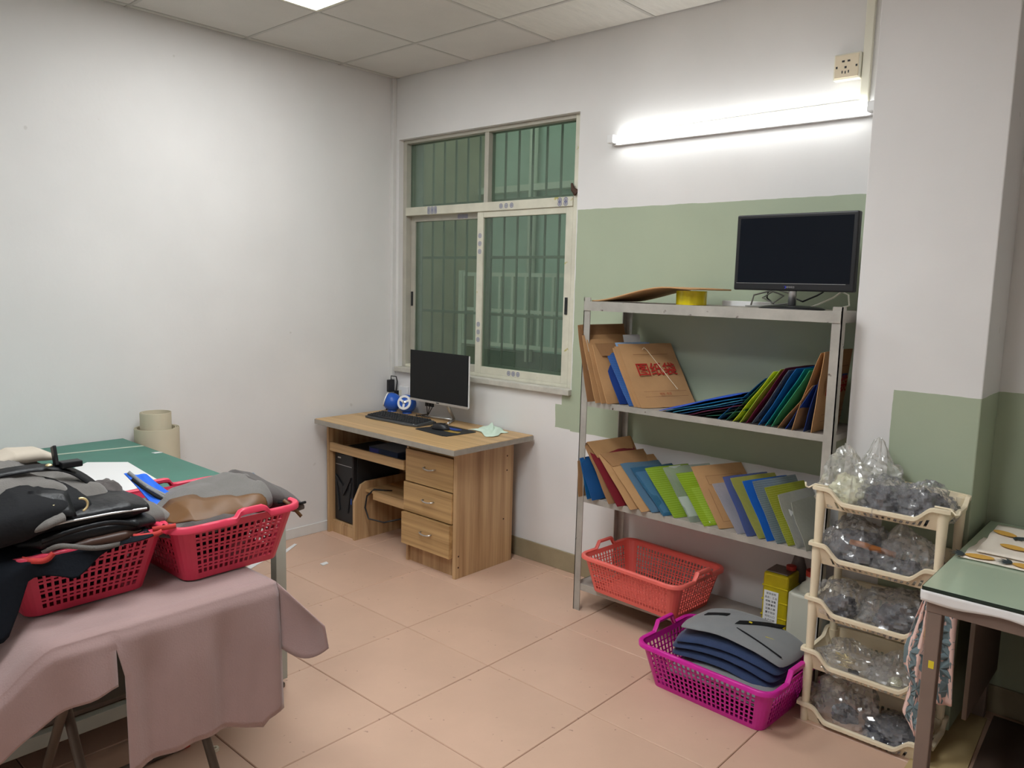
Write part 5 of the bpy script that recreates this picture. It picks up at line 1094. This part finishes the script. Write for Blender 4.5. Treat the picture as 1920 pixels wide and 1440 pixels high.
tag(obj('grey_mesh', loft([(1.78, -2.415, .868, .05, .010, 0), (1.80, -2.385, .880, .085, .024, 0), (1.81, -2.345, .880, .085, .026, 0), (1.81, -2.315, .876, .06, .012, 0)], 22, .007, 7), M['greyf'], smooth=True), 'crumpled grey webbing heap beside the blue cloth', 'fabric')
tag(obj('blue_nozzle', B().lathe([(.020, 0), (.022, .03), (.020, .06), (.012, .085), (.004, .094)], (1.40, -1.80, .731), 18), mat('slate blue plastic', lin(110, 140, 165), .35), smooth=True), 'slate blue rounded cap on the green table behind the grey bag', 'cap')
# left basket pile
NV_ = thing('navy_garment', 'dark navy cloth hanging over the front of the left pink basket', 'cloth', (1.93, -2.65, .70))
hemp = [(-2.95, .64), (-2.80, .695), (-2.745, .70), (-2.715, .76), (-2.69, .825), (-2.655, .826), (-2.625, .818), (-2.60, .806), (-2.57, .820), (-2.53, .845), (-2.48, .862), (-2.41, .869)]
def hz_(y):
    for (a, za), (c, zc) in zip(hemp[:-1], hemp[1:]):
        if a <= y <= c: return za+(zc-za)*(y-a)/(c-a)
    return hemp[-1][1]
def drape(u, v):
    y = -2.95+.54*u; hz = hz_(y)
    if v < .4: t = v/.4; return (1.74+.215*t, y, .872+.022*math.sin(math.pi*t)+.006*noise.noise((y*12, t*3, 4)))
    t = (v-.4)/.6; return (1.955+.016*sm(t*5)+.012*math.sin(y*38)*t+.008*t, y, .872-(.872-hz)*t)
obj('cloth', B().grid(drape, 44, 22), M['navyd'], NV_, smooth=True, solid=.003)
def bagx(name, label, st, m, wr=.006, sv=0, n=26, cat='bag'):
    e = thing(name, label, cat, (st[0][0], (st[0][1]+st[-1][1])/2, st[0][2])); obj('body', loft(st, n, wr, sv, 3.2), m, e, smooth=True); return e
g1 = bagx('leather_bag', 'flat black leather bag low in the left pile', [(1.82, -2.70, .893, .10, .012, 0), (1.83, -2.66, .898, .13, .022, 0), (1.83, -2.55, .900, .135, .024, 0), (1.83, -2.44, .897, .13, .022, 0), (1.83, -2.385, .890, .11, .012, 0)], M['leatherk'], .004, 11)
ribbon([(1.965, -2.66, .905), (1.968, -2.60, .918), (1.968, -2.52, .922), (1.966, -2.48, .914), (1.968, -2.44, .90)], .012, M['leatherk'], 'flap_edge', g1, up=(1, 0, 0))
g2 = bagx('leather_bag', 'black leather bag with zip, second from top in the left pile', [(1.8, -2.715, 0.923, 0.11, 0.014, 0), (1.81, -2.68, 0.93, 0.135, 0.024, 0), (1.81, -2.56, 0.934, 0.14, 0.026, 0), (1.81, -2.45, 0.932, 0.14, 0.026, 0), (1.81, -2.395, 0.926, 0.12, 0.016, 0)], M['leatherk'], .005, 13)
obj('zip', B().tube([(1.948, -2.69, 0.932), (1.953, -2.6, 0.938), (1.953, -2.5, 0.938), (1.948, -2.41, 0.932)], .003, 6), M['silver'], g2)
g3 = bagx('black_bag', 'black fabric bag with brass rivet and ring at the front of the pile', [(1.84, -2.92, 0.922, 0.1, 0.02, 0), (1.85, -2.8, 0.947, 0.13, 0.045, -0.05), (1.85, -2.7, 0.967, 0.135, 0.05, -0.1), (1.84, -2.6, 0.967, 0.11, 0.035, -0.15), (1.83, -2.53, 0.962, 0.08, 0.016, -0.15)], M['blackf'], .008, 17)
t3 = obj('leather_tab', B().grid(lambda u, v: (1.905+.055*v, -2.665+.085*u, 1.014-.050*v-.016*u+.004*math.sin(3*u)), 6, 4), M['leatherk'], g3, smooth=True, solid=.004)
obj('rivet', B().lathe([(.0075, 0), (.006, .004), (.002, .005)], (1.945, -2.628, 0.98), 12), M['brass'], t3, smooth=True)
obj('ring', B().tube([(1.965, -2.572+.016*math.cos(t), .977+.016*math.sin(t)) for t in [-1.3+.28*i for i in range(12)]], .003, 8), M['brass'], g3, smooth=True)
obj('grey_patch', loft([(1.955, -2.68, 0.937, 0.02, 0.008, 0), (1.96, -2.65, 0.945, 0.025, 0.012, 0), (1.96, -2.61, 0.954, 0.022, 0.01, 0)], 16, .003, 19), M['greyf'], g3, smooth=True)
g4 = bagx('canvas_tote', 'grey canvas tote with black strap on top of the left pile', [(1.74, -3, 0.942, 0.12, 0.03, 0), (1.74, -2.86, 0.972, 0.15, 0.055, -0.1), (1.73, -2.74, 0.992, 0.155, 0.058, -0.12), (1.72, -2.64, 0.987, 0.15, 0.054, -0.12), (1.72, -2.55, 0.957, 0.135, 0.044, -0.1), (1.73, -2.47, 0.927, 0.11, 0.028, -0.05), (1.74, -2.43, 0.912, 0.08, 0.012, 0)], M['greyf'], .022, 23, 44)
ribbon([(1.8, -2.98, 1.017), (1.8, -2.8, 1.034), (1.795, -2.68, 1.045), (1.785, -2.6, 1.042), (1.78, -2.54, 1.03), (1.79, -2.49, 0.992), (1.8, -2.455, 0.942), (1.81, -2.43, 0.907)], .034, M['leatherk'], 'strap', g4, up=(.35, 0, 1))
obj('strap_keeper', B().box(1.765, 1.80, -2.555, -2.505, 1.032, 1.048), M['leatherk'], g4, bevel=.003); obj('strap_tab', xf(B().box(-.012, .012, -.004, .004, 0, .052), Matrix.Translation((1.775, -2.56, 1.037)) @ Matrix.Rotation(-.35, 4, 'Y')), M['leatherk'], g4, bevel=.002)
obj('rivet', B().lathe([(.009, 0), (.007, .003), (.003, .005)], (1.8, -2.585, 1.046), 12), M['brass'], g4, smooth=True)
obj('lining', loft([(1.66, -2.7, 1.037, 0.04, 0.01, 0), (1.65, -2.63, 1.052, 0.055, 0.018, 0), (1.65, -2.57, 1.05, 0.05, 0.016, 0), (1.66, -2.54, 1.042, 0.04, 0.008, 0)], 18, .004, 29), mat('beige lining', lin(176, 166, 152), .9), g4, smooth=True, label='cream lining')
obj('rolled_sleeve', loft([(1.84, -2.55, 0.927, 0.05, 0.012, 0), (1.85, -2.52, 0.932, 0.055, 0.024, 0), (1.85, -2.46, 0.927, 0.055, 0.024, 0), (1.85, -2.42, 0.92, 0.045, 0.012, 0)], 20, .006, 31), M['greyd'], g4, smooth=True)
obj('knot', blob(.05, .04, .04, 33, .35, 3.5, 22, 14).__class__ and xf(blob(.055, .045, .045, 33, .35, 3.5, 22, 14), Matrix.Translation((1.76, -2.44, 0.907))), M['greyd'], g4, smooth=True)
bagx('folded_garment', 'black folded cloth filling the inside of the left pink basket', [(1.73, -2.655, .780, .13, .050, 0), (1.73, -2.63, .785, .150, .066, 0), (1.73, -2.55, .787, .158, .070, 0), (1.73, -2.46, .785, .150, .066, 0), (1.73, -2.435, .780, .13, .050, 0)], M['blackf'], .006, 41, cat='cloth')
bagx('folded_garment', 'dark folded cloth under the grey bag inside the basket nearest the window', [(1.76, -2.285, .780, .12, .050, 0), (1.76, -2.26, .785, .150, .064, 0), (1.76, -2.19, .790, .155, .060, 0), (1.76, -2.11, .800, .14, .040, 0), (1.76, -2.07, .806, .11, .024, 0)], M['blackf'], .006, 43, cat='cloth')
rs = thing('red_trim', 'red and white patterned fabric strips sticking out under the black bags', 'fabric', (1.95, -2.5, .86))
for pts in ([(1.958, -2.70, .872), (1.972, -2.68, .866), (1.978, -2.655, .862), (1.980, -2.640, .878)], [(1.955, -2.47, .873), (1.972, -2.44, .870), (1.978, -2.40, .868), (1.975, -2.385, .872)], [(1.955, -2.40, .876), (1.975, -2.375, .880), (1.985, -2.352, .882)]): ribbon(pts, .013, M['redfab'], 'strip', rs, up=(1, 0, .1), th=.003)
gt = thing('grey_trim', 'olive grey webbing strip crossing the front of the left pile', 'strip', (1.96, -2.6, .87)); ribbon([(1.955, -2.655, .875), (1.975, -2.63, .892), (1.978, -2.60, .884), (1.978, -2.55, .866), (1.975, -2.50, .862), (1.97, -2.46, .868)], .012, M['greyf'], 'webbing', gt, up=(1, 0, .2))
bagx('brown_bag', 'dark brown leather bag peeking out low in the left pile', [(1.87, -2.62, .872, .08, .010, 0), (1.885, -2.56, .878, .09, .016, 0), (1.89, -2.47, .878, .085, .016, 0), (1.885, -2.42, .874, .06, .008, 0)], mat('dark brown leather', lin(58, 36, 26), .45), .003, 37)

# ------------------------------------------------------------------ bits on the floor
nut = thing('hex_nut', 'small pale hexagonal nut on the floor by the folding table', 'nut', (1.669, -2.103, 0)); b = B(); n = 12
hexr = lambda i: .0125/max(abs(math.cos((2*math.pi*i/n) % (math.pi/3)-math.pi/6)), .5)*.92
b.add([(1.669+r*math.cos(2*math.pi*i/n), -2.103+r*math.sin(2*math.pi*i/n), z) for kk, z in ((0, .001), (1, .001), (1, .012), (0, .012)) for i in range(n) for r in ((.0065,) if kk == 0 else (hexr(i),))], [(a*n+i, a*n+(i+1) % n, ((a+1) % 4)*n+(i+1) % n, ((a+1) % 4)*n+i) for a in range(4) for i in range(n)])
obj('ring', b, M['offwhite'], nut)
for lb, poly in (('white paper strip on the floor near the left wall', [(.181, -.948), (.225, -.965), (.115, -.796), (.096, -.802)]), ('white paper strip on the floor below the basket nearest the window', [(.262, -1.22), (.303, -1.222), (.150, -.93), (.125, -.93)])):
    tag(obj('paper_strip', B().prism(poly, lambda a, c: (a, c, .001), lambda a, c: (a, c, .0025)), M['white']), lb, 'paper')
tag(obj('paper_scrap', B().prism([(.475, -.886), (.472, -.843), (.500, -.849), (.507, -.888)], lambda a, c: (a, c, .001), lambda a, c: (a, c, .004)), M['white']), 'small white paper scrap on the floor in front of the desk', 'paper')
for _o in bpy.data.objects:
    for _k in ('_w', '_'):
        if _k in _o: del _o[_k]
